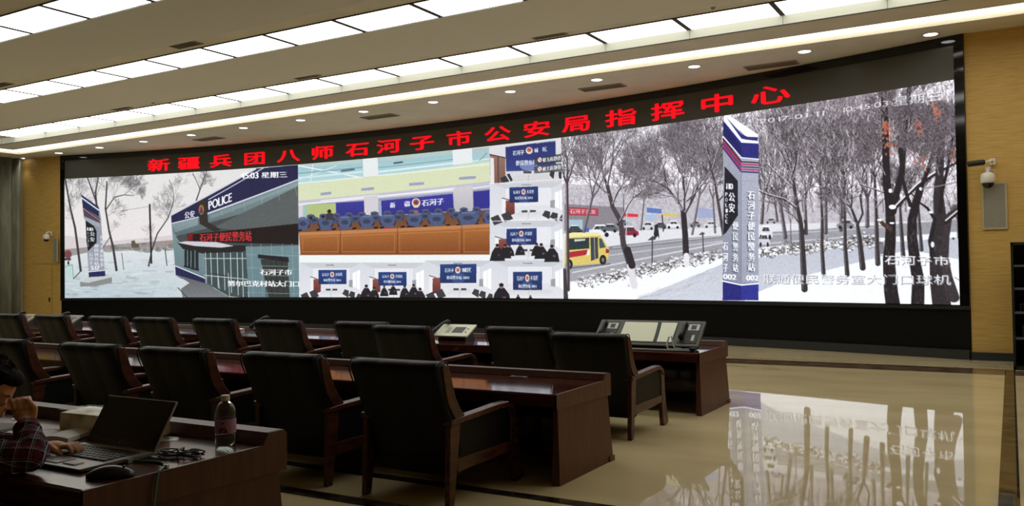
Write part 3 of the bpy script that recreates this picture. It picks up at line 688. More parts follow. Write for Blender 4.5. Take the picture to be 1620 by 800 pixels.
for P in ([(1022, 190), (1048, 178), (1066, 208), (1030, 214)], [(1052, 172), (1066, 168), (1082, 200), (1072, 208)], [(1260, 176), (1266, 154), (1286, 156), (1280, 196)], [(1304, 160), (1320, 158), (1320, 196), (1306, 192)]): c.poly(P, (52, 52, 58))
c.poly([(1186, 92), (1320, 72), (1320, 112), (1186, 128)], (58, 58, 68), .82); c.poly([(1186, 134), (1320, 118), (1320, 158), (1186, 168)], (70, 70, 80), .82)
for y in (102, 146):
    c.ell(1213, y, 10, 12, (225, 215, 215)); c.line((1207, y - 8), (1219, y + 8), 3, (190, 40, 40)); c.text('被主席静音', [(1226, y - 11), (1316, y - 22), (1316, y + 0), (1226, y + 12)], (225, 225, 228), .008)
c.line((968, 218), (1400, 190), 3, (235, 235, 240)); c.line((972, 400), (1400, 384), 3, (235, 235, 240))
c.noise(3, 3)
c.grade(.82, .95); c.emit('picture_conference_grid', 'picture of meeting rooms in a video conference')

# ================================================================ right picture: snowy street
c = Canvas(S2, SR, ZB, ZP, 1500, 720, 11)
c.zoom(880, 120, .45)
c.mn = .58; c.rect(-60, -120, 1600, 900, (214, 210, 218))
c.noise(10, 16); c.noise(4, 12)
rg = c.rng
# far haze of twigs
hz = int(c.m((700, 430))[1]); c.noise(2.2, 26, 0, hz); c.noise(5, 14, 0, hz)
for _ in range(5200):
    x = rg.uniform(-20, 1450); y = rg.uniform(-60, 470); q = c.m((x, y)); L = rg.uniform(10, 42); a = 1.57 + rg.randn() * .55; g = rg.choice([52, 70, 92, 120, 236, 244])
    c._cap(q, (q[0] + L * math.cos(a), q[1] - L * math.sin(a)), .9, .6, (g, g * .95, g * 1.0), .55)
c.poly([(20, 380), (640, 400), (740, 420), (1500, 440), (1500, 560), (20, 560)], (150, 146, 156), .55)
# shops and signs
c.poly([(30, 450), (240, 462), (240, 540), (30, 545)], (128, 122, 132)); c.poly([(38, 460), (150, 466), (150, 492), (38, 490)], (168, 56, 70)); c.text('石河子美发', [(50, 465), (142, 470), (142, 486), (50, 484)], (215, 170, 180), .01)
c.rect(45, 505, 95, 540, (150, 176, 190)); c.poly([(236, 482), (290, 486), (290, 496), (236, 494)], (214, 40, 56)); c.poly([(320, 462), (372, 468), (372, 484), (320, 480)], (88, 110, 176)); c.poly([(314, 488), (350, 488), (350, 506), (314, 506)], (150, 176, 206)); c.poly([(376, 484), (430, 486), (430, 493), (376, 493)], (206, 184, 60)); c.poly([(490, 462), (560, 470), (556, 500), (490, 498)], (132, 150, 196), .7)
c.poly([(20, 555), (600, 530), (760, 520), (1500, 505), (1500, 640), (20, 700)], (206, 208, 214))
def car(x, y, w, h, cc):
    c.poly([(x, y), (x + w * .03, y - h * .5), (x + w * .2, y - h * .55), (x + w * .33, y - h), (x + w * .72, y - h), (x + w * .86, y - h * .55), (x + w * .98, y - h * .45), (x + w, y)], cc)
    c.poly([(x + w * .25, y - h * .55), (x + w * .36, y - h * .9), (x + w * .7, y - h * .9), (x + w * .8, y - h * .55)], (54, 58, 66)); c.line((x + w * .52, y - h * .9), (x + w * .52, y - h * .5), w * .02, cc)
    for u in (.2, .8): c.ell(x + w * u, y, w * .09, h * .24, (30, 30, 34))
    c.line((x + w * .33, y - h), (x + w * .72, y - h), h * .1, (236, 238, 242))
for a in ((35, 552, 60, 26, (60, 62, 72)), (112, 558, 84, 34, (216, 218, 224)), (160, 545, 60, 24, (90, 94, 104)), (222, 560, 70, 30, (140, 36, 56)), (300, 536, 46, 22, (190, 194, 200)), (346, 534, 44, 20, (76, 78, 84)), (388, 532, 50, 22, (214, 216, 222)), (470, 528, 40, 18, (120, 122, 130)), (520, 530, 50, 18, (200, 202, 208)), (210, 522, 44, 18, (110, 112, 122))): car(*a)
c.rect(95, 534, 118, 548, (50, 90, 180))
# road with tyre marks
c.poly([(30, 660), (190, 598), (420, 572), (600, 558), (1500, 500), (1500, 560), (900, 600), (600, 632), (330, 680), (30, 725)], grad((142, 142, 152), (150, 150, 160), 7))
c.poly([(190, 600), (600, 560), (600, 566), (190, 612)], (118, 118, 128)); 
for a, b, w, g in (((60, 690), (590, 585), 5, 206), ((190, 630), (600, 578), 4, 190), ((200, 604), (600, 560), 3, 196), ((80, 705), (600, 608), 5, 176), ((100, 720), (600, 622), 6, 196), ((720, 560), (1160, 530), 4, 186), ((720, 590), (1100, 560), 4, 200)): c.line(a, b, w, (g, g, g + 4), .8)
# bus
c.poly([(30, 668), (34, 560), (60, 552), (150, 552), (168, 575), (188, 610), (186, 640), (168, 658)], (206, 184, 96)); c.poly([(34, 556), (60, 550), (150, 550), (156, 560), (36, 568)], (224, 214, 150))
c.poly([(40, 572), (118, 568), (118, 606), (40, 612)], (40, 56, 56)); c.poly([(122, 568), (148, 566), (150, 640), (124, 650)], (58, 64, 68)); c.poly([(152, 570), (162, 572), (176, 602), (154, 606)], (66, 78, 82)); c.line((136, 568), (138, 648), 2.5, (160, 160, 150))
c.poly([(36, 620), (112, 610), (118, 622), (100, 630), (38, 640)], (170, 34, 50)); c.poly([(112, 612), (120, 612), (118, 630), (108, 630)], (220, 220, 220)); c.poly([(176, 606), (188, 610), (187, 622), (176, 622)], (150, 40, 44)); c.poly([(66, 574), (104, 572), (104, 578), (66, 582)], (190, 196, 190))
for x, y in ((48, 662), (166, 646)): c.ell(x, y, 12, 18, (28, 28, 32)); c.ell(x, y, 5, 8, (110, 110, 112))
c.line((40, 676), (190, 660), 5, (84, 84, 92), .7)
# pedestrian, posts
c.poly([(348, 530), (356, 526), (362, 545), (364, 572), (358, 562), (350, 574), (344, 556)], (40, 38, 44)); c.ell(354, 528, 6, 7, (40, 36, 40)); c.line((374, 490), (378, 545), 5, (70, 68, 74)); c.line((250, 482), (247, 568), 4, (170, 184, 200)); c.line((340, 575), (338, 690), 5, (70, 70, 76)); c.poly([(322, 578), (340, 562), (354, 566), (350, 576)], (66, 66, 72)); c.line((516, 552), (520, 640), 5, (76, 76, 82)); c.poly([(502, 558), (514, 548), (524, 552), (520, 560)], (80, 80, 86))
# snow bank and hedge, footpath
c.poly([(30, 735), (330, 680), (600, 625), (740, 600), (1500, 540), (1500, 900), (30, 900)], grad((222, 226, 232), (232, 236, 240), 5))
c.poly([(215, 810), (600, 655), (700, 640), (900, 615), (1100, 590), (1500, 560), (1500, 660), (1240, 610), (1120, 640), (800, 720), (640, 790), (560, 900)], grad((176, 180, 194), (196, 200, 212), 6))
for _ in range(620):
    t = rg.rand(); x = 80 + t * 560 if rg.rand() < .6 else 720 + t * 420
    y = (735 - (x - 60) * .2 if x < 640 else 620 - (x - 720) * .09) + rg.randn() * 10
    g = rg.uniform(48, 130); q = c.m((x, y)); 
    for _ in range(4): a = rg.uniform(.2, 2.9); L = rg.uniform(4, 16); c._cap(q, (q[0] + L * math.cos(a), q[1] - L * math.sin(a)), 1.4, .8, (g, g * .93, g * .95), .8)
    if rg.rand() < .4: c.ell(x, y - 6, rg.uniform(3, 9), rg.uniform(2, 5), (232, 234, 238), .8)
for _ in range(130):
    x = rg.uniform(240, 640); y = 800 - (x - 240) * .38 + rg.uniform(-10, 50); c.line((x, y), (x + rg.uniform(15, 50), y - rg.uniform(6, 16)), 1.5, (rg.choice([150, 214]),) * 3, .5)
# trees of the street
bk = (66, 58, 64); sn = (226, 224, 232)
for (x0, y0, x1, y1, w, ln, d) in ((480, 555, 505, 420, 9, 70, 4), (560, 550, 552, 430, 8, 60, 4), (100, 545, 128, 430, 13, 90, 4), (300, 540, 310, 440, 7, 60, 4), (640, 520, 650, 400, 7, 60, 4)):
    c.tree((x0, y0), (x1, y1), w, (84, 76, 84), ln * 1.2, d, .4, .3, sn, .9)
c.tree((44, 750), (40, 380), 14, bk, 90, 4, .4, .3, sn)
c.tree((35, 790), (30, 690), 22, (60, 54, 58), 10, 0)
c.path([(262, 665), (238, 590), (228, 510), (200, 460), (180, 380)], 24, bk, w2=13); c.line((262, 668), (276, 735), 26, (206, 204, 210)); c.line((252, 612), (268, 664), 27, (44, 38, 44))
for x, y, a, w, ln in ((180, 380, 2.0, 12, 90), (200, 450, 1.1, 8, 80), (182, 385, 1.35, 10, 90), (226, 510, 1.0, 8, 90), (190, 420, 2.5, 7, 70)):
    q = c.m((x, y)); k = c.k((x, y)); c.branch(q[0], q[1], a, ln * k, w * k * .8, 5, bk, .42, .16, sn)
c.path([(458, 630), (455, 560), (448, 470)], 23, (46, 40, 46), w2=20); c.line((459, 632), (460, 660), 21, (214, 212, 216))
for x, y, a, w, ln in ((446, 475, 2.0, 13, 100), (450, 470, 1.5, 14, 110), (456, 480, 1.0, 12, 100), (440, 440, 2.5, 7, 80), (462, 440, .7, 7, 80), (450, 400, 1.7, 8, 90)):
    q = c.m((x, y)); k = c.k((x, y)); c.branch(q[0], q[1], a, ln * k, w * k * .75, 5, bk, .4, .22, sn)
c.path([(590, 560), (575, 470), (560, 380), (540, 300)], 12, bk, w2=6)
for y, a in ((380, 2.1), (330, 1.2), (440, .8), (300, 1.8)):
    q = c.m((560 - (380 - y) * .2, y)); k = c.k((560, y)); c.branch(q[0], q[1], a, 80 * k, 6 * k, 4, bk, .45, .2, sn)
# right half, other magnification
c.zoom(1200, 260, .2875)
for x in (40, 130, 220, 300, 420, 520, 600, 690, 780, 860, 960, 1060):
    q = c.m((x, 260)); k = c.k((x, 260))
    for j in range(1): c.branch(q[0] + rg.uniform(-20, 20), q[1], 1.57 + rg.randn() * .15, rg.uniform(170, 260) * k, 8 * k, 5, (92, 82, 90), .28, .3, sn, .85)
for (xb, yb, xt, yt, w) in ((150, 400, 120, 200, 22), (372, 375, 372, 160, 20), (455, 360, 460, 180, 20), (600, 340, 600, 190, 22), (20, 320, 30, 180, 20), (180, 430, 178, 320, 6), (265, 380, 258, 200, 18), (105, 310, 95, 230, 14)):
    c.tree((xb, yb), (xt, yt), w, (70, 62, 70), 140, 3, .28, .35, sn, .95)
for a in ((0, 400, 80, 60, (206, 208, 214)), (0, 440, 66, 56, (190, 192, 200)), (40, 320, 60, 24, (150, 150, 158)), (430, 345, 100, 40, (128, 128, 136))): car(*a)
tr = (52, 46, 50)
for P, w0, w1, lnn in ((((255, 685), (245, 480), (235, 330), (212, 220), (188, 60)), 34, 16, 110), (((360, 605), (350, 450), (352, 300), (345, 160), (340, 60)), 22, 9, 90), (((490, 605), (478, 450), (476, 300), (470, 60)), 24, 10, 90),
                     (((575, 568), (556, 400), (545, 330), (512, 240)), 30, 11, 90), (((658, 545), (652, 400), (648, 240), (640, 80)), 26, 12, 100), (((797, 500), (785, 330), (780, 240)), 22, 12, 60), (((898, 470), (884, 300), (880, 220)), 18, 10, 60), (((1100, 400), (1095, 300)), 10, 8, 20)):
    c.path(P, w0, tr, w2=w1); c.path([(x - w0 * .28, y) for x, y in P], 2.5, (190, 186, 194), .55)
    q = c.m(P[-1]); k = c.k(P[-1]); a0 = math.atan2(P[-2][1] - P[-1][1], P[-1][0] - P[-2][0])
    for j in (-.45, 0, .4): c.branch(q[0], q[1], a0 + j, lnn * k * 1.25, w1 * k * .8, 4, tr, .3, .25, sn)
    for (x, y) in P[2:-1]:
        q = c.m((x, y)); c.branch(q[0], q[1], 1.57 + rg.choice([-1, 1]) * .7, lnn * k * .9, w1 * k * .5, 4, tr, .35, .3, sn)
c.path([(548, 330), (575, 270), (560, 180), (590, 90)], 12, tr, w2=6)
c.path([(210, 240), (150, 195), (60, 170), (0, 145)], 10, tr, w2=5); c.path([(210, 234), (150, 189), (60, 164), (0, 139)], 3, sn); c.path([(232, 330), (256, 380), (262, 330), (256, 310)], 12, tr)
for a, b in (((235, 200), (255, 120)), ((690, 155), (560, 110)), ((560, 100), (530, 30)), ((50, 0), (190, 130))): c.line(a, b, 7, tr); c.line((a[0], a[1] - 4), (b[0], b[1] - 4), 2.5, sn)
for _ in range(1700):
    x = rg.uniform(0, 1130); y = rg.uniform(-480, 250); q = c.m((x, y)); L = rg.uniform(8, 34); a = 1.57 + rg.randn() * .5; g = rg.choice([50, 70, 220, 240, 245])
    c._cap(q, (q[0] + L * math.cos(a), q[1] - L * math.sin(a)), .9, .5, (g, g * .92, g * .96), .6)
# dark foreground trunks
dk = (34, 28, 32)
c.path([(745, 800), (730, 700), (722, 600), (718, 520), (726, 420), (728, 330), (722, 220), (706, 100), (700, -120), (690, -420)], 74, dk, w2=30)
c.path([(740, 260), (760, 160), (790, 40), (800, -120), (830, -420)], 38, dk, w2=22)
c.path([(750, 240), (800, 190), (870, 120), (960, 60), (1060, 5), (1120, -20)], 22, dk, w2=14); c.path([(755, 226), (805, 176), (875, 106), (962, 48), (1060, -6), (1120, -30)], 7, sn, w2=9)
c.path([(722, 350), (690, 330), (660, 300)], 26, (70, 50, 44), w2=16); c.ell(668, 305, 14, 8, sn); c.ell(738, 234, 20, 12, (240, 240, 246)); c.ell(735, 322, 14, 5, (236, 236, 240)); c.ell(726, 145, 10, 12, (236, 236, 240))
c.path([(875, 800), (880, 640), (862, 540), (846, 400), (846, 300), (870, 200), (888, 140)], 66, dk, w2=34); c.path([(846, 250), (820, 180), (790, 60), (770, -150)], 20, dk, w2=12); c.path([(885, 150), (930, 40), (960, -60), (1040, -300)], 24, dk, w2=14); c.ell(828, 240, 9, 7, sn); c.ell(893, 135, 8, 9, sn)
c.path([(1012, 800), (990, 640), (982, 480), (1000, 300), (990, 180), (996, 60), (1010, -200)], 92, (46, 40, 44), w2=30); c.path([(1075, 730), (1040, 620), (1022, 520), (1030, 400), (1050, 280), (1110, 240)], 54, (54, 46, 50), w2=24); c.path([(1030, 320), (1090, 270), (1140, 240)], 16, dk); c.path([(1030, 308), (1090, 258), (1140, 228)], 6, sn)
c.path([(965, 520), (945, 420), (970, 300), (930, 240), (880, 205)], 26, dk, w2=8); c.path([(1000, 260), (1010, 150), (1040, 30), (1070, -150)], 20, dk, w2=12); c.ell(948, 262, 12, 8, sn); c.ell(958, 440, 10, 16, (220, 220, 226)); c.path([(900, 135), (990, 120), (1090, 98)], 6, (120, 112, 120))
for _ in range(160):
    P0 = [(722, 600, 30), (846, 380, 24), (990, 500, 28), (728, 380, 28), (880, 660, 26), (1040, 640, 20)][rg.randint(6)]
    x = P0[0] + rg.uniform(-1, 1) * P0[2]; y = P0[1] + rg.uniform(-110, 110); g = rg.uniform(50, 110); c.line((x, y), (x + rg.uniform(-4, 4), y + rg.uniform(8, 26)), 2.5, (g, g * .93, g), .6)
for x, y, a, w, ln in ((700, 60, 1.9, 10, 90), (800, -60, 1.2, 10, 90), (770, -60, 1.8, 8, 90), (960, -60, 1.3, 8, 90), (996, 60, 1.8, 9, 90), (1070, -40, 1.4, 9, 90), (840, 100, 1.3, 8, 90), (1050, 60, 1.1, 7, 80), (890, 40, 1.9, 7, 80), (690, -200, 1.6, 12, 90), (830, -200, 1.4, 12, 90)):
    q = c.m((x, y)); k = c.k((x, y)); c.branch(q[0], q[1], a, ln * k, w * k * .8, 5, (58, 48, 54), .4, .2, sn)
for x, y, n in ((705, -190, 26), (720, -110, 16), (905, 10, 9), (975, -290, 18), (1080, -60, 8), (880, -210, 14), (860, -20, 5)):
    for _ in range(n): c.ell(x + rg.randn() * 16, y + rg.randn() * 26, rg.uniform(4, 8), rg.uniform(5, 9), (rg.uniform(150, 205), rg.uniform(80, 110), rg.uniform(60, 84)), .85)
c.poly([(660, 425), (690, 425), (690, 490), (664, 490)], (90, 84, 88), .7); c.ell(1073, 407, 7, 7, (60, 56, 60)); c.path([(1080, 620), (1130, 650), (1110, 690)], 4, (120, 112, 118))
# pylon of the right picture
c.zoom(1130, 170, .3878)
c.poly([(38, 30), (60, 30), (182, 112), (182, 265), (182, 785), (36, 785), (36, 520), (42, 240), (38, 100)], (150, 152, 168))
c.poly([(112, 210), (182, 215), (182, 705), (112, 712)], grad((160, 164, 182), (146, 150, 168)))
c.poly([(38, 120), (112, 230), (112, 712), (36, 700)], grad((150, 154, 170), (128, 132, 150)))
c.poly([(38, 45), (112, 140), (182, 145), (182, 215), (112, 210), (38, 130)], (38, 38, 118)); c.poly([(38, 62), (112, 160), (112, 210), (38, 128)], (30, 30, 92))
c.poly([(58, 30), (180, 112), (180, 124), (136, 122), (112, 100), (100, 90), (70, 50)], (240, 240, 246)); c.poly([(44, 32), (58, 32), (112, 110), (182, 124), (182, 144), (112, 140), (40, 45)], (235, 236, 246)); c.poly([(50, 40), (112, 128), (180, 142), (180, 122), (136, 120), (112, 108)], (42, 42, 118)); c.poly([(40, 40), (112, 130), (182, 138), (182, 148), (112, 144), (40, 56)], (238, 238, 246))
c.line((38, 120), (112, 206), 5, (230, 230, 242)); c.line((112, 206), (182, 212), 5, (230, 230, 242))
for i, (cc) in enumerate(((60, 40, 60), (170, 44, 84), (60, 60, 110), (180, 44, 84), (48, 44, 110))): c.line((38, 130 + i * 9), (112, 222 + i * 10), 6, cc); c.line((112, 222 + i * 10), (182, 226 + i * 10), 6, cc)
c.poly([(44, 240), (98, 300), (98, 440), (50, 510), (38, 520)], (30, 28, 38))
c.text('110', [(46, 308), (78, 310), (78, 334), (46, 332)], (235, 238, 245), .012)
for i, ch in enumerate('公安'): c.text(ch, [(60, 342 + i * 44), (86, 346 + i * 44), (86, 386 + i * 44), (60, 382 + i * 44)], (235, 238, 245), .012)
for i, ch in enumerate('POLICE'): c.text(ch, [(46, 346 + i * 22), (56, 346 + i * 22), (56, 362 + i * 22), (46, 362 + i * 22)], (215, 218, 225), .008)
for i, ch in enumerate('石河子便民警务站'): c.text(ch, [(133, 342 + i * 42), (163, 342 + i * 42), (163, 378 + i * 42), (133, 378 + i * 42)], (70, 70, 84), .008); c.text(ch, [(138, 338 + i * 42), (168, 338 + i * 42), (168, 374 + i * 42), (138, 374 + i * 42)], (235, 238, 245), .012)
for i, ch in enumerate('便民警务站'): c.text(ch, [(72, 466 + i * 43), (96, 468 + i * 43), (96, 504 + i * 43), (72, 502 + i * 43)], (60, 60, 74), .008); c.text(ch, [(76, 462 + i * 43), (100, 464 + i * 43), (100, 500 + i * 43), (76, 498 + i * 43)], (230, 234, 242), .012)
for i, ch in enumerate('石河子'): c.text(ch, [(38, 545 + i * 44), (58, 545 + i * 44), (58, 582 + i * 44), (38, 582 + i * 44)], (230, 234, 242), .012)
c.text('002', [(38, 676), (92, 680), (92, 702), (38, 698)], (230, 234, 242), .008); c.text('002', [(132, 682), (182, 682), (182, 704), (132, 704)], (236, 240, 246), .008)
for y in (300, 380, 460, 540, 620): c.line((112, y), (182, y + 2), 1.5, (128, 130, 146), .7)
c.line((112, 225), (112, 712), 2, (110, 112, 128))
c.poly([(36, 700), (112, 716), (182, 712), (182, 785), (36, 785)], (42, 46, 140)); c.poly([(36, 700), (112, 716), (112, 785), (36, 785)], (34, 36, 116)); c.line((36, 706), (112, 722), 6, (235, 236, 246)); c.line((112, 722), (182, 716), 6, (235, 236, 246))
# captions burnt into the picture
c.zoom(1180, 100, .5)
c.text('2017-01-11', [(44, 178), (250, 150), (250, 166), (44, 192)], (228, 228, 234), .0, .8)
c.text('10:45:03', [(300, 142), (452, 118), (452, 136), (300, 158)], (232, 232, 236), .0, .8)
c.text('星期三', [(470, 109), (626, 89), (626, 123), (470, 141)], (90, 82, 90), .0, .8); c.text('星期三', [(466, 106), (622, 86), (622, 120), (466, 138)], (226, 224, 230), .0, .85)
c.text('石河子市', [(441, 607), (649, 611), (649, 643), (441, 639)], (110, 108, 114), .0, .8); c.text('石河子市', [(438, 604), (646, 608), (646, 640), (438, 636)], (236, 236, 240), .0)
c.text('联通便民警务室大门口球机', [(57, 667), (653, 669), (653, 703), (57, 699)], (120, 118, 124), .0, .8); c.text('联通便民警务室大门口球机', [(54, 664), (650, 666), (650, 700), (54, 696)], (226, 228, 234), .0, .9)
c.noise(2, 7)
c.grade(.9, 1.02); c.emit('picture_snowy_street', 'picture of a snowy tree-lined street with a police pylon')
# ================================================================ desks
def desk(name, label, xl, xr, y0, y1, zf, group=None, top=None):
    """long row desk: polished top with a raised ridge along the far edge, end boards, modesty panel, dividers"""
    t = thing(name, label, 'desk', (xr, (y0 + y1) / 2, zf), 0, group)
    L = xl - xr; D = (y1 - y0) / 2; h = .79
    mb = MB(); mb.prism([(-D, h - .105), (-D + .02, h - .12), (D - .16, h - .12), (D - .16, h), (-D + .012, h), (-D, h - .012)], L, 0); mb.build('desk_top', top or M_desk, t)
    mb = MB(); mb.prism([(D - .16, h - .155), (D, h - .155), (D, h + .045), (D - .02, h + .065), (D - .13, h + .065), (D - .16, h + .005)], L, 0); mb.build('raised_ridge', M_deskend, t)
    mb = MB()
    for x in (0,): mb.hexa([(-.055, -D + .01, 0), (0.02, -D + .01, 0), (0.02, D - .0, 0), (-.055, D - .0, 0)], [(-.055, -D + .05, h - .12), (-.012, -D + .05, h - .12), (-.012, D - .05, h - .12), (-.055, D - .05, h - .12)])
    mb.box((-.06, D - .10, .0), (.03, D + .015, .05))
    mb.build('end_board', M_deskend, t)
    mb = MB(); mb.box((-.012, -D, h - .13), (.004, D, h + .0)); mb.prism([(-D, h - .13), (D, h - .155), (D, h + .045), (D - .02, h + .065), (D - .13, h + .065), (D - .17, h + .004), (-D, h)], -.012, .006); mb.build('edge_trim', M_deskend, t)
    mb = MB(); mb.box((L, D - .12, .0), (-.055, D - .09, h - .12)); mb.build('modesty_panel', M_desk, t)
    x = -2.85
    while x > L:
        MB().box((x - .03, -D + .12, 0), (x + .03, D - .12, h - .12)).build('divider_board', M_desk, t); x -= 2.85
    mb = MB(); mb.box((L, -D + .25, h - .26), (-.055, D - .12, h - .24)); mb.build('under_shelf', M_black, t)
    return t
desk('console_desk', 'long glossy mahogany desk of the row nearest the video wall, with consoles on it', -22, -3.42, 10.5, 11.75, 0, 'rows of long desks')
desk('console_desk', 'long glossy mahogany desk of the middle row, its brown end board in the picture centre', -18, -3.43, 6.6, 7.76, 0, 'rows of long desks')
desk('console_desk', 'nearest mahogany desk at the lower left, carrying the laptop and the water bottle', -8.5, -3.42, 2.22, 3.40, .18, 'rows of long desks', M_desk3)

# ================================================================ chairs
def curve_strip(mb, pts, widths, x0, x1):
    """bent board: centreline pts in (y,z), thickness widths, between x0 and x1"""
    n = len(pts); a = []; b = []
    for i, (y, z) in enumerate(pts):
        p = pts[max(i - 1, 0)]; q = pts[min(i + 1, n - 1)]; ty, tz = q[0] - p[0], q[1] - p[1]; l = math.hypot(ty, tz); ny, nz = -tz / l, ty / l; w = widths[i] / 2 if isinstance(widths, (list, tuple)) else widths / 2
        a.append((y + ny * w, z + nz * w)); b.append((y - ny * w, z - nz * w))
    mb.loft([[(x0, *a[i]), (x0, *b[i]), (x1, *b[i]), (x1, *a[i])] for i in range(n)])
def make_chair():
    t = thing('conference_chair', '', 'chair')
    HW = .455
    for s in (-1, 1):
        xo, xi = s * HW, s * (HW - .05)
        # rear leg, leaning back from the arm joint
        mb = MB(); mb.hexa([(xo - s * .0, -.02, 0), (xi, -.02, 0), (xi, .05, 0), (xo, .05, 0)][::1], [(xo, .01, .655), (xi, .01, .655), (xi, .155, .655), (xo, .155, .655)]); mb.build('leg', M_cwood, t, bevel=.006)
        # front leg, swept forward at the foot, bending into the arm
        mb = MB(); curve_strip(mb, [(1.07, 0.0), (1.035, .12), (1.0, .28), (.985, .45), (.985, .56), (.96, .63), (.915, .675)], [.17, .155, .135, .12, .11, .10, .07], xi, xo); mb.build('leg', M_cwood, t, bevel=.006)
        # arm
        xw = s * (HW + .018); xv = s * (HW - .075)
        mb = MB(); curve_strip(mb, [(.0, .668), (.2, .678), (.45, .688), (.7, .702), (.86, .702), (.945, .668), (.985, .61)], [.045, .05, .05, .05, .05, .045, .03], xv, xw); mb.build('armrest', M_cwood, t, bevel=.008)
        # lower rail and upholstered side
        mb = MB(); mb.hexa([(xi, .1, .26), (xo, .1, .26), (xo, .96, .29), (xi, .96, .29)], [(xi, .1, .37), (xo, .1, .37), (xo, .96, .37), (xi, .96, .37)]); mb.build('side_rail', M_cwood, t, bevel=.004)
        mb = MB(); mb.box((s * (HW - .012), .12, .37), (s * (HW - .045), .95, .665)); mb.build('side_panel', M_leather, t)
        # wooden side of the back
        mb = MB(); curve_strip(mb, [(.175, .675), (.10, .74), (.035, .84), (-.005, .95), (-.03, 1.05), (-.05, 1.10), (-.085, 1.125)], [.09, .105, .11, .105, .10, .08, .03], s * (HW - .045), s * (HW + .005)); mb.build('back_frame', M_cwood, t, bevel=.006)
    # backrest: padded shell with a rolled top and stitched seams
    prof_c = [(.16, .24), (.12, .45), (.08, .62), (.02, .76), (-.04, .90), (-.085, 1.02), (-.12, 1.09)]
    outer = [(.10, .22), (.06, .45), (.02, .62), (-.05, .78), (-.105, .92), (-.15, 1.03), (-.175, 1.09), (-.17, 1.135), (-.13, 1.16), (-.07, 1.165), (-.02, 1.15), (.0, 1.11), (-.005, 1.04), (.03, .92), (.085, .78), (.15, .64), (.19, .45), (.2, .24)]
    mb = MB(); rings = []
    xs = [-.448, -.44, -.415, -.30, -.158, -.15, -.142, 0, .142, .15, .158, .30, .415, .44, .448]
    cy = sum(p[0] for p in outer) / len(outer); 
    for x in xs:
        ax = abs(x)
        ins = {.448: .035, .44: .015, .415: .0}.get(round(ax, 3), 0)
        if round(ax, 3) == .15: ins = .001
        ring = []
        for i, (y, z) in enumerate(outer):
            p = outer[i - 1]; q = outer[(i + 1) % len(outer)]; ty, tz = q[0] - p[0], q[1] - p[1]; l = math.hypot(ty, tz)
            ny, nz = tz / l, -ty / l      # inward for this winding
            ring.append((x, y + ny * ins, z + nz * ins))
        rings.append(ring)
    mb.loft(rings); mb.build('backrest', M_leather, t, smooth=True)
    mb = MB(); mb.box((-.40, .17, .33), (.40, .95, .47)); mb.build('seat', M_leather, t, bevel=.04, seg=3, smooth=True)
    mb = MB(); mb.box((-.405, .12, .25), (.405, .93, .325)); mb.build('seat_frame', M_cwood, t)
    # piping along the roll
    mb = MB()
    for s in (1,): mb.tube([(s * .447, y, z) for y, z in [(-.10, .92), (-.148, 1.03), (-.172, 1.09), (-.165, 1.132), (-.128, 1.158), (-.07, 1.163), (-.02, 1.15), (0, 1.11), (-.003, 1.04)]], .006, 6)
    mb.build('piping', M_leather, t, smooth=True)
    o = mb.build('piping', M_leather, t, smooth=True); o.location.x = -.894
    return t
chair0 = make_chair(); used = [False]
def place_chair(xr, y, z, label, group, rz=0.0):
    o = chair0 if not used[0] else copy_tree(chair0)
    used[0] = True
    o.location = (xr - .46, y, z); o.rotation_euler = (0, 0, rz)
    return tag(o, label, 'chair', group)
mid = [(-3.86, 5.62, 'the nearest and rightmost of the middle row, beside the desk end'), (-5.20, 5.68, 'second from right in the middle row, behind the bottle'), (-6.65, 5.67, 'third from right in the middle row, behind the laptop'),
       (-7.98, 5.67, 'fourth from right in the middle row, above the packed box'), (-9.66, 5.68, 'farthest left in the middle row, above the seated person')]
for i, (x, y, l) in enumerate(mid): place_chair(x, y, 0, 'black leather chair, ' + l, 'black leather chairs at the middle desk', [-.02, .0, .02, .0, .02][i])
rowb = [(-3.60, 8.72, 'the rightmost of the far row, in front of the console'), (-4.86, 9.35, 'second from right in the far row'), (-6.52, 9.12, 'just left of the white phone'), (-7.62, 9.62, 'half hidden behind its neighbour, left of the phone'),
        (-9.15, 9.5, 'fifth from right in the far row'), (-10.62, 9.55, 'sixth from right in the far row'), (-12.05, 9.5, 'seventh from right in the far row'), (-13.3, 9.5, 'eighth from right in the far row'),
        (-14.95, 9.5, 'second from left in the far row, below the wood wall'), (-16.4, 9.5, 'leftmost of the far row, below the curtain')]
for i, (x, y, l) in enumerate(rowb): place_chair(x, y, 0, 'black leather chair, ' + l, 'black leather chairs at the far desk', [0, .0, -.03, .03, .0, -.02, .02, 0, -.02, .02][i])

# ================================================================ curtain, wall boxes, cameras, rack
M_curt = vary(mat('curtain_cloth', (122, 124, 108), 0.85), (112, 114, 98), (134, 136, 120), scale=(1, 1, .2), nscale=6)
mb = MB(); n = 420; ys = np.linspace(6.0, 18.55, n); random.seed(4)
ph = 0; f = []; b = []
for i, y in enumerate(ys):
    ph += .42 + .12 * math.sin(i * .11) + .08 * math.sin(i * .37)
    x = XL + .22 + .095 * math.sin(ph) + .03 * math.sin(ph * .31)
    f.append((x, y)); b.append((x - .012, y))
vs = [(x, y, 6.36) for x, y in f] + [(x + .01, y, .06) for x, y in f] + [(x, y, 6.36) for x, y in b] + [(x + .01, y, .06) for x, y in b]
fs = []
for i in range(n - 1): fs += [(i, i + 1, n + i + 1, n + i), (2 * n + i, 3 * n + i, 3 * n + i + 1, 2 * n + i + 1), (i, 2 * n + i, 2 * n + i + 1, i + 1), (n + i, n + i + 1, 3 * n + i + 1, 3 * n + i)]
fs += [(0, n, 3 * n, 2 * n), (n - 1, 3 * n - 1, 4 * n - 1, 2 * n - 1)]
mb.add(vs, fs)
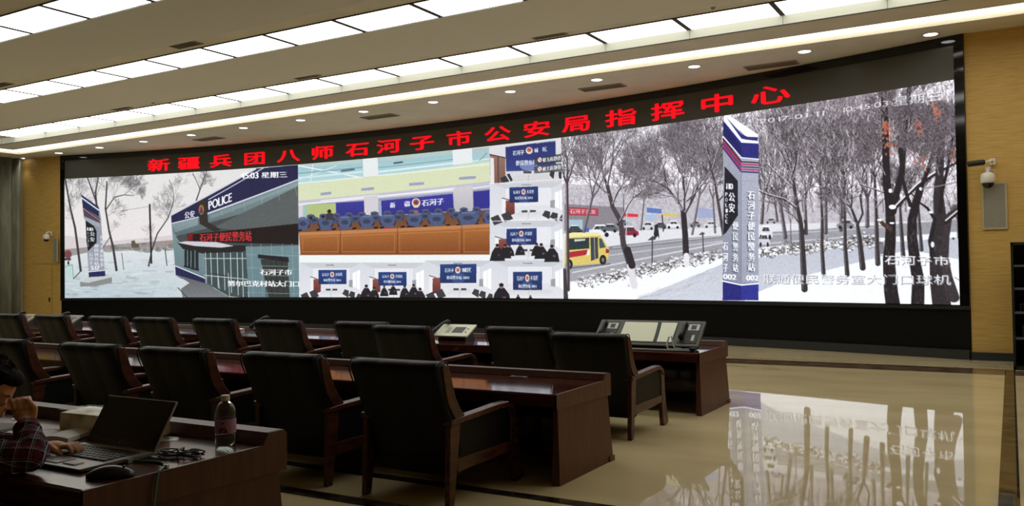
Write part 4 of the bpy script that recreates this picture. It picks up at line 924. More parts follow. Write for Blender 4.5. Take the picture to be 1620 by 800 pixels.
t = thing('curtain', 'tall pleated grey-green curtain hanging along the left wall', 'curtain', (XL + .2, 12.3, 6.37))
o = mb.build('cloth', M_curt, None, smooth=True); o.parent = t; o.matrix_parent_inverse = Matrix.Translation(-Vector(t.location))
o = MB().box((XL + .05, 6.0, 6.355), (XL + .35, 18.6, 6.378)).build('curtain_rail', M_white, None); o.parent = t; o.matrix_parent_inverse = Matrix.Translation(-Vector(t.location))

M_grille = vary(mat('speaker_cloth', (138, 134, 120), 0.8), (132, 128, 114), (146, 142, 128), nscale=90)
def wall_speaker(x, y, z, w, h, label):
    t = thing('wall_speaker', label, 'speaker', (x, y, z))
    mb = MB(); e = .03
    mb.box((-w / 2, -.035, -h / 2), (-w / 2 + e, 0, h / 2)); mb.box((w / 2 - e, -.035, -h / 2), (w / 2, 0, h / 2)); mb.box((-w / 2 + e, -.035, -h / 2), (w / 2 - e, 0, -h / 2 + e)); mb.box((-w / 2 + e, -.035, h / 2 - e), (w / 2 - e, 0, h / 2))
    mb.build('frame', mat('cream_frame', (176, 166, 134), .5), t); MB().box((-w / 2 + e, -.026, -h / 2 + e), (w / 2 - e, -.002, h / 2 - e)).build('grille', M_grille, t)
wall_speaker(-.245, 18.918, 2.97, .42, .90, 'flush rectangular speaker grille on the wood wall right of the video wall')
wall_speaker(-30.62 - .18, 18.98, 2.86, .26, .9, 'small flush speaker grille on the wood wall left of the video wall')
def dome_camera(x, y, z, s, label, arm=True):
    t = thing('dome_camera', label, 'security camera', (x, y, z))
    mb = MB(); mb.box((-.05 * s, -.03, .08 * s), (.05 * s, 0, .26 * s)); mb.tube([(0, -.02, .2 * s), (0, -.12 * s, .24 * s), (0, -.2 * s, .2 * s), (0, -.22 * s, .12 * s)], .028 * s, 8); mb.build('bracket', M_white, t)
    mb = MB(); mb.lathe([(.001, .14), (.07, .135), (.115, .11), (.13, .04), (.13, -.05), (.12, -.07), (.001, -.07)], (0, -.22, 0), 24)
    mb.v = [(a * s, b * s, c_ * s) for a, b, c_ in mb.v]; mb.build('housing', M_white, t, smooth=True)
    mb = MB(); mb.lathe([(.001, -.17), (.04, -.165), (.08, -.14), (.10, -.10), (.105, -.06), (.001, -.06)], (0, -.22, 0), 24)
    mb.v = [(a * s, b * s, c_ * s) for a, b, c_ in mb.v]; mb.build('lens_dome', M_gloss, t, smooth=True)
    return t
dome_camera(-.34, 18.91, 3.47, 1.0, 'white ball camera on a bracket above the right-hand speaker grille')
dome_camera(-31.0, 18.93, 3.32, .9, 'small white camera on the wood wall above the left-hand speaker grille')
t = thing('bullet_camera', 'black bullet camera pointing left above the white ball camera', 'security camera', (-.38, 18.90, 3.80))
mb = MB(); mb.tube([(-.30, -.25, -.02), (-.24, -.25, -.012), (-.04, -.24, .0), (0, -.24, 0)], [.05, .055, .055, .045], 12); mb.build('housing', M_dark, t, smooth=True)
mb = MB(); mb.tube([(0, -.24, 0), (.09, -.2, .02), (.12, -.02, .03)], .022, 8); mb.box((.07, -.02, -.04), (.17, .005, .09)); mb.build('bracket', M_white, t)
t = thing('power_cable', 'short white looping cable between the two cameras on the right wall', 'cable', (-.3, 18.85, 3.6))
mb = MB(); mb.tube([(.02 + .07 * math.cos(a), -.03, .06 * math.sin(a) + a * .0) for a in np.linspace(0, 5.6, 18)], .008, 6); mb.build('loop', M_white, t, smooth=True)
# flush service door outline in the left wood wall
M_gap = mat('door_gap', (70, 52, 24), .7)
def pw(px, z, off=.004):
    """point on the left wooden wing at abscissa px"""
    u = (px - XL) / (lw[0] - XL); return (px, 18.78 + (lw[1] + .02 - 18.78) * u - off, z)
mb = MB()
for xa, xb, za, zb in ((-31.13, -31.118, .15, 2.35), (-32.1, -31.118, 2.338, 2.35)):
    a, b_, = pw(xa, za), pw(xb, za); mb.hexa([a, b_, (b_[0], b_[1] + .01, za), (a[0], a[1] + .01, za)], [(a[0], a[1], zb), (b_[0], b_[1], zb), (b_[0], b_[1] + .01, zb), (a[0], a[1] + .01, zb)])
struct('door_1', mb, M_gap)
h_ = pw(-31.22, 1.0, .03); o = MB().box((-.012, -.02, -.08), (.012, .03, .08)).build('door_handle', M_dark); o.location = h_
o['kind'] = 'structure'
# equipment rack against the right wall
t = thing('equipment_rack', 'tall black open equipment rack standing by the wood wall at the right edge', 'equipment rack', (.62, 17.9, 0))
mb = MB(); W2, D2, Hh = .62, .55, 2.23
mb.box((-W2, -D2, 0), (-W2 + .04, D2, Hh)); mb.box((W2 - .04, -D2, 0), (W2, D2, Hh)); mb.box((-W2, D2 - .03, 0), (W2, D2, Hh)); mb.box((-W2, -D2, Hh - .05), (W2, D2, Hh)); mb.box((-W2, -D2, 0), (W2, D2, .06)); mb.build('cabinet', M_dark, t)
for z in (1.82, 1.42, 1.0, .55): MB().box((-W2 + .04, -D2 + .02, z - .02), (W2 - .04, D2 - .03, z + .015)).build('shelf', mat('shelf_grey', (88, 92, 98), .4, metal=.3), t)
for i, (x, z, w, hh) in enumerate(((-.25, 1.015, .5, .14), (.15, 1.435, .4, .16), (-.2, .565, .55, .2), (-.3, .06, .3, .3))):
    o = thing('network_device', 'dark box of equipment, ' + ('on the third shelf of the rack', 'on the second shelf of the rack', 'on the lowest shelf of the rack', 'at the foot of the rack')[i], 'electronic device', (.62 + x, 17.8, z))
    MB().box((-w / 2, -.3, 0.0), (w / 2, .3, hh)).build('case', mat('device_case', (30 + i * 4, 28, 34), .4), o, bevel=.006)
    MB().box((-w / 2 + .02, -.306, .02), (w / 2 - .02, -.30, hh - .02)).build('front_panel', M_gloss, o)
    mb = MB()
    for k in range(5): mb.box((-w / 2 + .05 + k * .05, -.31, hh * .45), (-w / 2 + .065 + k * .05, -.305, hh * .55))
    mb.build('port', M_kick, o)
# small sensor box on the bottom corner of the video wall
# ================================================================ things on the near desk (top at z = .97)
DT = .97
# laptop
t = thing('laptop', 'open silver and black laptop in use on the nearest desk', 'laptop', (-4.0, 2.60, DT))
mb = MB(); mb.hexa([(-.27, -.185, .004), (.27, -.185, .004), (.275, .19, .004), (-.275, .19, .004)], [(-.28, -.2, .02), (.28, -.2, .02), (.28, .19, .026), (-.28, .19, .026)])
mb.build('base', mat('laptop_silver', (160, 160, 162), .4, metal=.2), t, bevel=.004)
mb = MB(); random.seed(2)
for r in range(6):
    n = 15 if r < 5 else 9
    for k in range(n):
        w = .49 / n; x = -.245 + k * w; y = .15 - r * .034; mb.hexa([(x + .002, y - .028, .0262), (x + w - .003, y - .028, .0262), (x + w - .003, y, .0265), (x + .002, y, .0265)], [(x + .004, y - .026, .030), (x + w - .005, y - .026, .030), (x + w - .005, y - .002, .0305), (x + .004, y - .002, .0305)])
mb.build('keyboard', mat('key_black', (22, 22, 24), .45), t)
MB().box((-.08, -.17, .0215), (.06, -.075, .0245)).build('touchpad', mat('touchpad_grey', (105, 104, 104), .3), t)
o = MB().box((.09, -.160, .0215), (.18, -.110, .0265)).build('sticker', M_paper, t); o['label'] = 'small white sticker'
# lid leaning away from the typist
def lidp(x, s, off): return (x, .195 + s * .14 - off * .86, .022 + s * .235 + off * .5)
mb = MB(); mb.hexa([lidp(-.28, 0, 0), lidp(.28, 0, 0), lidp(.28, 0, -.012), lidp(-.28, 0, -.012)], [lidp(-.28, 1, 0), lidp(.28, 1, 0), lidp(.28, 1, -.012), lidp(-.28, 1, -.012)]); lid = mb.build('lid', MATS['laptop_silver'], t, bevel=.004)
mb = MB(); mb.hexa([lidp(-.272, .03, .0), lidp(.272, .03, .0), lidp(.272, .03, .0035), lidp(-.272, .03, .0035)], [lidp(-.272, .975, .0), lidp(.272, .975, .0), lidp(.272, .975, .0035), lidp(-.272, .975, .0035)]); mb.build('bezel', mat('bezel_black', (9, 9, 10), .25), lid)
mb = MB(); mb.hexa([lidp(-.25, .17, .0036), lidp(.25, .17, .0036), lidp(.25, .17, .0042), lidp(-.25, .17, .0042)], [lidp(-.25, .93, .0036), lidp(.25, .93, .0036), lidp(.25, .93, .0042), lidp(-.25, .93, .0042)]); mb.build('screen', mat('screen_off', (24, 24, 25), .3), lid)
mb = MB(); mb.add([lidp(.012 * math.cos(a), .10 + .045 * math.sin(a), .0044) for a in np.linspace(0, 6.28, 18)[:-1]], [tuple(range(17))]); mb.build('badge', mat('badge_grey', (70, 70, 72), .3), lid)
# computer mouse
t = thing('computer_mouse', 'black computer mouse on the corner of the nearest desk', 'mouse', (-3.53, 2.43, DT), .75)
mb = MB(); rings = []
for k in range(11):
    u = k / 10; x = -.10 + .20 * u; w = .058 * math.sin(math.pi * min(1, max(.06, (u * .9 + .06)))) ** .5; h = .052 * math.sin(math.pi * min(.97, u * .82 + .10)) ** .7
    rings.append([(x, w * math.cos(a), .002 + max(0, math.sin(a)) * h) for a in np.linspace(0, 2 * math.pi, 17)[:-1]])
mb.loft(rings); mb.build('shell', mat('mouse_black', (17, 17, 18), .3), t, smooth=True)
mb = MB(); mb.tube([(.055, -.006, .044), (.055, .006, .044)], .006, 12); mb.build('scroll_wheel', M_kick, t)
# mineral water bottle
t = thing('water_bottle', 'clear plastic water bottle with a lilac label standing at the desk ridge', 'bottle', (-3.63, 3.17, DT))
M_pet = mat('clear_plastic', (235, 240, 240), .06, trans=1.0, ior=1.35, spec=.5)
prof = [(.001, .004), (.03, .002), (.046, .0), (.053, .012), (.054, .05), (.0525, .055), (.0545, .06), (.0545, .15), (.0545, .165), (.052, .185), (.044, .207), (.032, .222), (.021, .232), (.0195, .242), (.0195, .246)]
inner = [(r - .0012 if r > .004 else r, z + .0012) for r, z in prof][::-1]
mb = MB(); mb.lathe(prof + [(r, z) for r, z in inner], n=36); mb.build('body', M_pet, t, smooth=True)
mb = MB(); mb.lathe([(.001, .0055), (.045, .004), (.051, .014), (.0522, .05), (.0522, .058), (.001, .058)], n=32); mb.build('water', mat('water', (245, 250, 250), .0, trans=1.0, ior=1.33), t, smooth=True)
M_lab = mat('lilac_label', (176, 132, 170), .4); M_lab2 = mat('label_figure', (120, 30, 38), .5); M_skin0 = mat('label_skin', (186, 140, 120), .5); M_hair0 = mat('label_hair', (30, 22, 24), .5)
mb = MB(); mb.lathe([(.0551, .068), (.0551, .142), (.0546, .142), (.0546, .068)], n=40); lab = mb.build('label_band', M_lab, t, smooth=False)
def on_lab(mb, pts, off):
    n = len(pts); vs = []
    for u, v in pts:
        a = -1.02 + u; vs.append(((.0551 + off) * math.cos(a), (.0551 + off) * math.sin(a), v))
    mb.add(vs, [tuple(range(n))])
mb = MB(); on_lab(mb, [(-.35, .072), (.45, .072), (.42, .088), (.25, .101), (-.1, .101), (-.3, .09)], .0052); mb.build('printed_figure', M_lab2, lab)
mb = MB(); on_lab(mb, [(.06 + .13 * math.cos(a), .112 + .012 * math.sin(a)) for a in np.linspace(0, 6.28, 15)[:-1]], .0062); on_lab(mb, [(.0, .075), (.22, .084), (.3, .094), (.22, .092), (.0, .082)], .0060); mb.build('printed_face', M_skin0, lab)
mb = MB(); on_lab(mb, [(.06 + .14 * math.cos(a), .118 + .010 * math.sin(a)) for a in np.linspace(0, 3.14, 9)], .0066); mb.build('printed_hair', M_hair0, lab)
mb = MB(); mb.lathe([(.001, .264), (.021, .264), (.023, .262), (.0235, .244), (.0235, .236), (.001, .236)], n=28); mb.build('cap', mat('cap_white', (206, 206, 196), .4), t, smooth=False)
# box wrapped in plastic film
M_card = vary(mat('worn_card', (170, 152, 104), .35, coat=.5), (150, 130, 80), (232, 218, 176), nscale=7, detail=8, lo=.35, hi=.62, bump=.3)
t = thing('packed_box', 'flat cardboard box wrapped in clear plastic film behind the laptop', 'box', (-4.82, 2.985, DT), .06)
mb = MB(); mb.hexa([(0, 0, 0), (.69, 0, 0), (.69, .20, 0), (0, .20, 0)], [(.0, .005, .115), (.695, .0, .115), (.69, .20, .125), (.005, .195, .125)]); mb.build('carton', M_card, t, bevel=.008)
mb = MB(); mb.box((.66, .04, .03), (.6955, .15, .08)); o = mb.build('printed_mark', M_dark, t)
mb = MB()
nx, ny = 26, 10; random.seed(5)
top = [(-.006 + .705 * i / nx, -.006 + .213 * j / ny, .1275 + random.uniform(0, .007)) for j in range(ny + 1) for i in range(nx + 1)]
mb.add(top, [(j * (nx + 1) + i, j * (nx + 1) + i + 1, (j + 1) * (nx + 1) + i + 1, (j + 1) * (nx + 1) + i) for j in range(ny) for i in range(nx)])
M_film = mat('film', (240, 240, 240), .12, trans=.0, spec=.8); M_film.node_tree.nodes['Principled BSDF'].inputs['Alpha'].default_value = .22
mb.build('plastic_film', M_film, t, smooth=False)
# cable grommets
for x, y, lb in ((-4.045, 3.13, 'round silver cable grommet in the desk top, right of the box'), (-5.5, 3.16, 'round silver cable grommet in the desk top, at the far left by the hand')):
    t = thing('cable_grommet', lb, 'cable grommet', (x, y, DT)); mb = MB(); mb.lathe([(.001, 0), (.062, 0), (.06, .004), (.03, .005), (.001, .005)], n=28); mb.build('disc', M_silver, t, smooth=False)
    MB().box((-.02, -.012, .005), (.03, .012, .0065)).build('slot_cover', M_dark, t)
# coiled black cable
t = thing('cable_coil', 'bundled thin black cable lying between the laptop and the bottle', 'cable', (-3.60, 2.86, DT), .35)
random.seed(9); mb = MB()
pts = []
for k in range(150):
    a = k * .21; rr = .115 + .02 * math.sin(k * .37); pts.append((rr * math.cos(a), .035 * math.sin(a) * (1 + .5 * math.sin(k * .13)), .008 + .012 * (1 + math.sin(k * .29)) * (1 if abs(math.cos(a)) > .3 else .6)))
mb.tube(pts, .0035, 6); mb.build('coil', M_dark, t, smooth=True)
mb = MB(); mb.tube([(.0, -.03, .005), (.006, -.03, .04), (.0, .03, .042), (-.006, .034, .005)], .005, 6); mb.build('tie', mat('tie_grey', (80, 84, 84), .5), t)
mb = MB(); mb.tube([(-.11, 0, .006), (-.15, .03, .005), (-.18, .02, .004), (-.16, -.03, .004), (-.10, -.06, .004), (-.02, -.075, .004)], .0035, 6); mb.build('loose_end', M_dark, t, smooth=True)
# network cable running over the edge
t = thing('network_cable', 'teal network cable curving off the right edge of the nearest desk', 'cable', (-3.7, 2.6, DT))
mb = MB(); P = [(-.02, .06, .01), (.05, .10, .006), (.13, .115, .006), (.20, .09, .006), (.245, .05, .007), (.285, .0, .008), (.298, -.02, -.005), (.302, -.035, -.06), (.302, -.05, -.18), (.31, -.06, -.4), (.315, -.05, -.7)]
Q = []
for i in range(len(P) - 1):
    for s in range(4):
        u = s / 4; a = P[max(i - 1, 0)]; b = P[i]; c_ = P[i + 1]; d = P[min(i + 2, len(P) - 1)]
        Q.append(tuple(.5 * (2 * b[k] + (c_[k] - a[k]) * u + (2 * a[k] - 5 * b[k] + 4 * c_[k] - d[k]) * u * u + (3 * b[k] - a[k] - 3 * c_[k] + d[k]) * u ** 3) for k in range(3)))
mb.tube(Q, .006, 8); mb.build('cord', mat('teal_cable', (70, 120, 112), .4), t, smooth=True)
MB().box((-.045, .04, .002), (.0, .07, .018)).build('plug', mat('plug_clear', (150, 160, 160), .2), t)
mb = MB(); mb.box((.225, .06, .002), (.255, .075, .016)); o = mb.build('cable_tag', M_white, t)
# open notebook, newspaper
t = thing('open_notebook', 'open notebook with white pages between the person and the box', 'notebook', (-4.66, 2.84, DT), .45)
for s in (-1, 1):
    mb = MB(); rings = []
    for k in range(9):
        u = k / 8; x = s * (.002 + .17 * u); z = .026 + .016 * math.sin(math.pi * min(u * 1.0, 1)) * (1 - .35 * u)
        rings.append([(x, -.115, .004), (x, .115, .004), (x, .115, z), (x, -.115, z)])
    mb.loft(rings); mb.build('page_block', M_paper, t, smooth=False)
mb = MB(); mb.box((-.18, -.12, 0), (.18, .12, .004)); mb.build('cover', mat('notebook_cover', (60, 66, 84), .5), t)
t = thing('newspaper', 'folded printed sheets at the left edge of the photo, on the nearest desk', 'paper', (-5.35, 2.85, DT), .2)
for i in range(3): MB().hexa([(-.2, -.14, i * .004), (.2, -.14, i * .004), (.21 - i * .02, .14, i * .004), (-.19, .14, i * .004)], [(-.2, -.14, i * .004 + .003), (.2, -.14, i * .004 + .003), (.21 - i * .02, .14, i * .004 + .003), (-.19, .14, i * .004 + .003)]).build('sheet', mat('newsprint', (150, 148, 146), .8), t)
# paper on the middle desk
o = MB().hexa([(-9.05, 6.66, .7915), (-8.62, 6.66, .7915), (-8.66, 7.02, .7915), (-9.12, 7.02, .7915)], [(-9.05, 6.66, .7935), (-8.62, 6.66, .7935), (-8.66, 7.02, .7935), (-9.12, 7.02, .7935)]).build('paper_sheet', M_paper)
tag(o, 'white printed sheet lying on the middle desk between two chair backs', 'paper')
t = thing('desk_socket', 'small silver socket plate on the middle desk near its right end', 'socket', (-4.32, 7.5, .79)); MB().box((-.09, -.03, 0), (.09, .03, .012)).build('plate', M_silver, t); MB().box((-.05, -.015, .012), (.05, .015, .014)).build('inset', M_dark, t)

# ================================================================ consoles on the far desk
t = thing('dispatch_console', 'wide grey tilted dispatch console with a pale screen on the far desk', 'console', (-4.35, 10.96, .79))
def cp(u, v, off=0):      # u along x, v up the slope
    dy, dz = .37, .315; l = math.hypot(dy, dz)
    return (-.77 + 1.54 * u, v * dy - off * dz / l, .03 + v * dz + off * dy / l)
def cpan(name, u0, u1, v0, v1, h0, h1, m, par, **k):
    mb = MB(); mb.hexa([cp(u0, v0, h0), cp(u1, v0, h0), cp(u1, v1, h0), cp(u0, v1, h0)], [cp(u0, v0, h1), cp(u1, v0, h1), cp(u1, v1, h1), cp(u0, v1, h1)]); return mb.build(name, m, par, **k)
M_con = mat('console_grey', (74, 75, 66), .4); M_conk = mat('console_dark', (22, 23, 22), .4); M_pale = mat('pale_screen', (226, 230, 204), .35)
cpan('housing', 0, 1, 0, 1, -.03, .012, M_con, t, bevel=.008)
mb = MB(); mb.hexa([(-.6, .18, .0), (.6, .18, .0), (.6, .40, .0), (-.6, .40, .0)], [(-.6, .2, .16), (.6, .2, .16), (.6, .345, .27), (-.6, .345, .27)]); mb.build('stand', M_dark, t)
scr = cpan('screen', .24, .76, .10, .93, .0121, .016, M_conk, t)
mb = MB()
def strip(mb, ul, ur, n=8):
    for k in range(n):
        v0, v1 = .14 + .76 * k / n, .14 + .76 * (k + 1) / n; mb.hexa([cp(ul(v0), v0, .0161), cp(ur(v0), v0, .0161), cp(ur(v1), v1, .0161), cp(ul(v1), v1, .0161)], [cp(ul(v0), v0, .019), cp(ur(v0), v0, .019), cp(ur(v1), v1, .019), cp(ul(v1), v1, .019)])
strip(mb, lambda v: .25, lambda v: .582 - .02 * v * v); mb.build('pale_field', M_pale, scr)  # two cream fields over the dark screen, split by a curved gap
mb = MB(); strip(mb, lambda v: .618 - .02 * v * v, lambda v: .75); mb.build('pale_field', M_pale, scr)
for u0 in (.03, .80):
    ph = cpan('phone_unit', u0, u0 + .17, .12, .9, .0121, .02, M_conk, t)
    mb = MB(); mb.tube([cp(u0 + .03, .25, .05), cp(u0 + .03, .45, .06), cp(u0 + .03, .75, .055), cp(u0 + .03, .85, .045)], [.035, .022, .022, .033], 10); mb.build('handset', M_dark, ph, smooth=True)
    cpan('display', u0 + .065, u0 + .165, .60, .84, .0201, .024, mat('display_white', (190, 194, 188), .4), ph)
    cpan('display_window', u0 + .092, u0 + .138, .64, .80, .0241, .026, M_kick, ph)
    cpan('white_key', u0 + .12, u0 + .145, .2, .42, .0201, .024, MATS['display_white'], ph)
    mb = MB()
    for i in range(4):
        for j in range(3):
            a, b_ = u0 + .07 + j * .016, .2 + i * .09; mb.hexa([cp(a, b_, .0201), cp(a + .011, b_, .0201), cp(a + .011, b_ + .06, .0201), cp(a, b_ + .06, .0201)], [cp(a, b_, .024), cp(a + .011, b_, .024), cp(a + .011, b_ + .06, .024), cp(a, b_ + .06, .024)])
    mb.build('keypad', M_kick, ph)
t = thing('curly_cord', 'grey looping cords at the foot of the wide console', 'cable', (-3.95, 10.82, .79))
mb = MB(); mb.tube([(-.02, .12, .16), (-.03, .04, .06), (.02, -.03, .01), (.12, -.06, .012), (.25, -.07, .015), (.33, -.03, .02)], .012, 8); mb.build('cord', mat('cord_grey', (120, 120, 114), .4), t, smooth=True)
mb = MB(); mb.tube([(.02, .1, .17), (.06, .03, .08), (.1, -.02, .03), (.2, -.03, .02)], .010, 8); mb.build('cord', MATS['cord_grey'], t, smooth=True)
t = thing('palm_rest_bar', 'long thin black bar on the far desk in front of the wide console', 'keyboard rest', (-4.25, 10.66, .79)); mb = MB(); mb.hexa([(-.62, -.03, 0), (.72, -.03, 0), (.72, .05, 0), (-.62, .05, 0)], [(-.62, -.03, .01), (.72, -.03, .01), (.72, .05, .022), (-.62, .05, .022)]); mb.build('bar', M_dark, t); MB().box((.66, -.04, .022), (.74, .06, .05)).build('end_block', mat('blue_black', (20, 24, 40), .4), t)
# white desk phones
def desk_phone(x, y, label, m=None, rz=0):
    m = m or mat('phone_white', (216, 218, 196), .35)
    t = thing('desk_phone', label, 'phone', (x, y, .79), rz)
    def pp(u, v, off=0): l = math.hypot(.3, .16); return (-.31 + .62 * u, -.15 + .3 * v - off * .16 / l, .075 + .16 * v + off * .3 / l)
    def pan(name, u0, u1, v0, v1, h0, h1, mm, par, **k):
        mb = MB(); mb.hexa([pp(u0, v0, h0), pp(u1, v0, h0), pp(u1, v1, h0), pp(u0, v1, h0)], [pp(u0, v0, h1), pp(u1, v0, h1), pp(u1, v1, h1), pp(u0, v1, h1)]); return mb.build(name, mm, par, **k)
    pan('casing', 0, 1, 0, 1, -.02, .01, m, t, bevel=.006)
    mb = MB(); mb.hexa([(-.26, -.10, 0), (.26, -.10, 0), (.26, .16, 0), (-.26, .16, 0)], [(-.24, -.08, .08), (.24, -.08, .08), (.24, .12, .18), (-.24, .12, .18)]); mb.build('foot', M_dark, t)
    s = pan('display', .46, .78, .28, .74, .0101, .014, M_kick, t); s['label'] = 'dark grey display'
    mb = MB()
    for i in range(4):
        for j in range(3):
            a, b_ = .27 + j * .05, .25 + i * .12; mb.hexa([pp(a, b_, .0101), pp(a + .035, b_, .0101), pp(a + .035, b_ + .08, .0101), pp(a, b_ + .08, .0101)], [pp(a, b_, .014), pp(a + .035, b_, .014), pp(a + .035, b_ + .08, .014), pp(a, b_ + .08, .014)])
    mb.build('keypad', mat('key_grey', (160, 162, 150), .5), t)
    for v in (.35, .62):
        mb = MB(); q = pp(.87, v, .0105); mb.lathe([(.001, .006), (.014, .006), (.018, 0), (.001, 0)], q, 14); mb.build('button', M_vent, t)
    mb = MB(); mb.tube([pp(-.03, .0, .03), pp(.0, .10, .055), pp(.05, .4, .075), pp(.10, .75, .08), pp(.15, .98, .06), pp(.17, 1.02, .03)], [.034, .036, .022, .022, .034, .036], 12); mb.build('handset', M_dark, t, smooth=True)
    mb = MB(); mb.tube([pp(-.03, .0, .01), pp(-.08, .1, .0), pp(-.1, .3, -.03), pp(-.05, .6, -.06)], .008, 6); mb.build('cord', M_dark, t, smooth=True)
    return t
desk_phone(-7.50, 11.06, 'white desk phone with a black handset tilted up on the far desk')
desk_phone(-11.55, 11.12, 'dark grey desk phone on the far desk behind the chair backs', mat('phone_grey', (120, 120, 110), .4))
desk_phone(-17.55, 11.1, 'grey desk phone at the far left of the far desk, below the wood wall', MATS['phone_grey'])
desk_phone(-19.2, 11.1, 'beige desk phone seen between the two leftmost chairs of the far row', mat('phone_beige', (150, 140, 104), .5))
def folder(x, y, rz, m, label):
    t = thing('paper_stack', label, 'papers', (x, y, .79), rz)
    MB().hexa([(-.22, -.16, 0), (.22, -.16, 0), (.22, .16, 0), (-.22, .16, 0)], [(-.22, -.16, .02), (.22, -.16, .02), (.22, .16, .05), (-.22, .16, .05)]).build('cover', m, t)
    MB().hexa([(-.2, -.15, .021), (.24, -.15, .021), (.24, .15, .052), (-.2, .15, .052)], [(-.2, -.15, .03), (.24, -.15, .03), (.26, .15, .07), (-.18, .15, .07)]).build('sheets', M_paper, t)
folder(-14.7, 11.1, .2, mat('red_folder', (150, 20, 30), .5), 'red folder with papers on the far desk, left of the wall centre')
folder(-12.55, 11.1, -.3, M_paper, 'tilted stack of white papers on the far desk between chair backs')
# ================================================================ seated person at the left edge
def ellip(mb, c, r, f=None, n=16, m=10):
    """ellipsoid; f = (forward, left, up) axes"""
    F = f or (Vector((1, 0, 0)), Vector((0, 1, 0)), Vector((0, 0, 1))); c = Vector(c); rings = []
    for i in range(m + 1):
        th = math.pi * (i + .001) / (m + .002); z = math.cos(th); s = math.sin(th)
        rings.append([c + F[0] * (r[0] * s * math.cos(2 * math.pi * k / n)) + F[1] * (r[1] * s * math.sin(2 * math.pi * k / n)) + F[2] * (r[2] * z) for k in range(n)])
    mb.loft(rings)
def limb(mb, P, R):
    """smoothly tapering limb with rounded joints"""
    for i in range(len(P) - 1): mb.tube([P[i], tuple((a + b) / 2 for a, b in zip(P[i], P[i + 1])), P[i + 1]], [R[i], (R[i] + R[i + 1]) / 2, R[i + 1]], 14)
    for p, r in zip(P, R): ellip(mb, p, (r, r, r), n=14, m=8)
def fuse(o, vox, sm=4):
    md = o.modifiers.new('remesh', 'REMESH'); md.mode = 'VOXEL'; md.voxel_size = vox; md.use_smooth_shade = True
    md = o.modifiers.new('smooth', 'SMOOTH'); md.factor = .5; md.iterations = sm
M_skin = vary(mat('skin', (176, 122, 88), .5), (206, 150, 112), (220, 168, 130), nscale=6); M_hair = vary(mat('hair', (20, 17, 16), .85, spec=.15), (14, 12, 12), (30, 26, 24), scale=(1, 1, 1), nscale=60)
per = thing('person', 'person in a plaid shirt resting the chin on a fist, typing on the laptop', 'person', (-4.5, 1.75, .65))
Fh = Vector((.62, .60, -.50)).normalized(); Lh = Vector((0, 0, 1)).cross(Fh).normalized(); Uh = Fh.cross(Lh).normalized(); AX = (Fh, Lh, Uh); HC = Vector((-4.49, 2.40, 1.30))
def h(f, l, u): return tuple(HC + Fh * f + Lh * l + Uh * u)
def loc(mb):
    p = Vector(per.location); mb.v = [tuple(Vector(v) - p) for v in mb.v]; return mb
body = MB()
ellip(body, h(-.01, 0, .045), (.125, .10, .115), AX, 24, 16); ellip(body, h(.045, 0, -.055), (.082, .078, .095), AX, 20, 12); ellip(body, h(.072, 0, -.115), (.045, .045, .035), AX)
ellip(body, h(.086, 0, .045), (.024, .07, .022), AX); ellip(body, h(.098, .03, .0), (.02, .02, .02), AX); ellip(body, h(.098, -.03, .0), (.02, .02, .02), AX)
body.tube([h(.112, 0, .03), h(.142, 0, -.015), h(.140, 0, -.028)], [.010, .017, .012], 8); ellip(body, h(.130, .013, -.026), (.012, .010, .009), AX); ellip(body, h(.130, -.013, -.026), (.012, .010, .009), AX)
ellip(body, h(.118, 0, -.062), (.016, .028, .008), AX); ellip(body, h(.114, 0, -.078), (.016, .024, .009), AX)
for s in (-1, 1): ellip(body, h(-.01, s * .098, -.01), (.026, .010, .036), AX); ellip(body, h(.055, s * .058, -.02), (.035, .02, .03), AX)
limb(body, [h(-.03, 0, -.08), (-4.53, 2.20, 1.17), (-4.52, 2.10, 1.07)], [.062, .066, .08])
limb(body, [(-4.52, 2.10, 1.05), (-4.51, 1.95, .90), (-4.5, 1.78, .72)], [.13, .15, .15])
body_arms_R = [(-4.25, 2.10, 1.10), (-3.93, 2.30, 1.03), (-4.11, 2.385, 1.135), (-4.165, 2.405, 1.175)]
limb(body, body_arms_R, [.06, .042, .033, .030])
LA = [(-4.80, 2.14, 1.10), (-4.66, 2.40, 1.04), (-4.30, 2.51, 1.025), (-4.22, 2.545, 1.025)]
limb(body, LA, [.06, .042, .03, .027])
for s in (-1, 1): limb(body, [(-4.5 + s * .11, 1.78, .70), (-4.5 + s * .16, 2.22, .70), (-4.5 + s * .16, 2.30, .28)], [.085, .062, .045])
# right fist in front of the mouth
fc = Vector((-4.205, 2.425, 1.212)); fF = Vector((-.55, .1, .83)).normalized(); fL = Vector((.5, .86, .1)).normalized(); fU = fF.cross(fL).normalized(); FX_ = (fF, fL, fU)
ellip(body, fc, (.058, .050, .034), FX_, 16, 10)
for i in range(4):
    k = -.036 + .024 * i; r = .0135 - .001 * abs(i - 1.5)
    q0 = fc + fF * .042 + fL * k + fU * .016; q1 = fc + fF * .070 + fL * k + fU * -.012; q2 = fc + fF * .045 + fL * k + fU * -.046; q3 = fc + fF * .012 + fL * k + fU * -.040
    limb(body, [tuple(q0), tuple(q1), tuple(q2), tuple(q3)], [r, r, r * .95, r * .9])
limb(body, [tuple(fc - fF * .035 + fL * .035 - fU * .01), tuple(fc + fL * .05 - fU * .035), tuple(fc + fF * .035 + fL * .03 - fU * .058)], [.018, .015, .012])
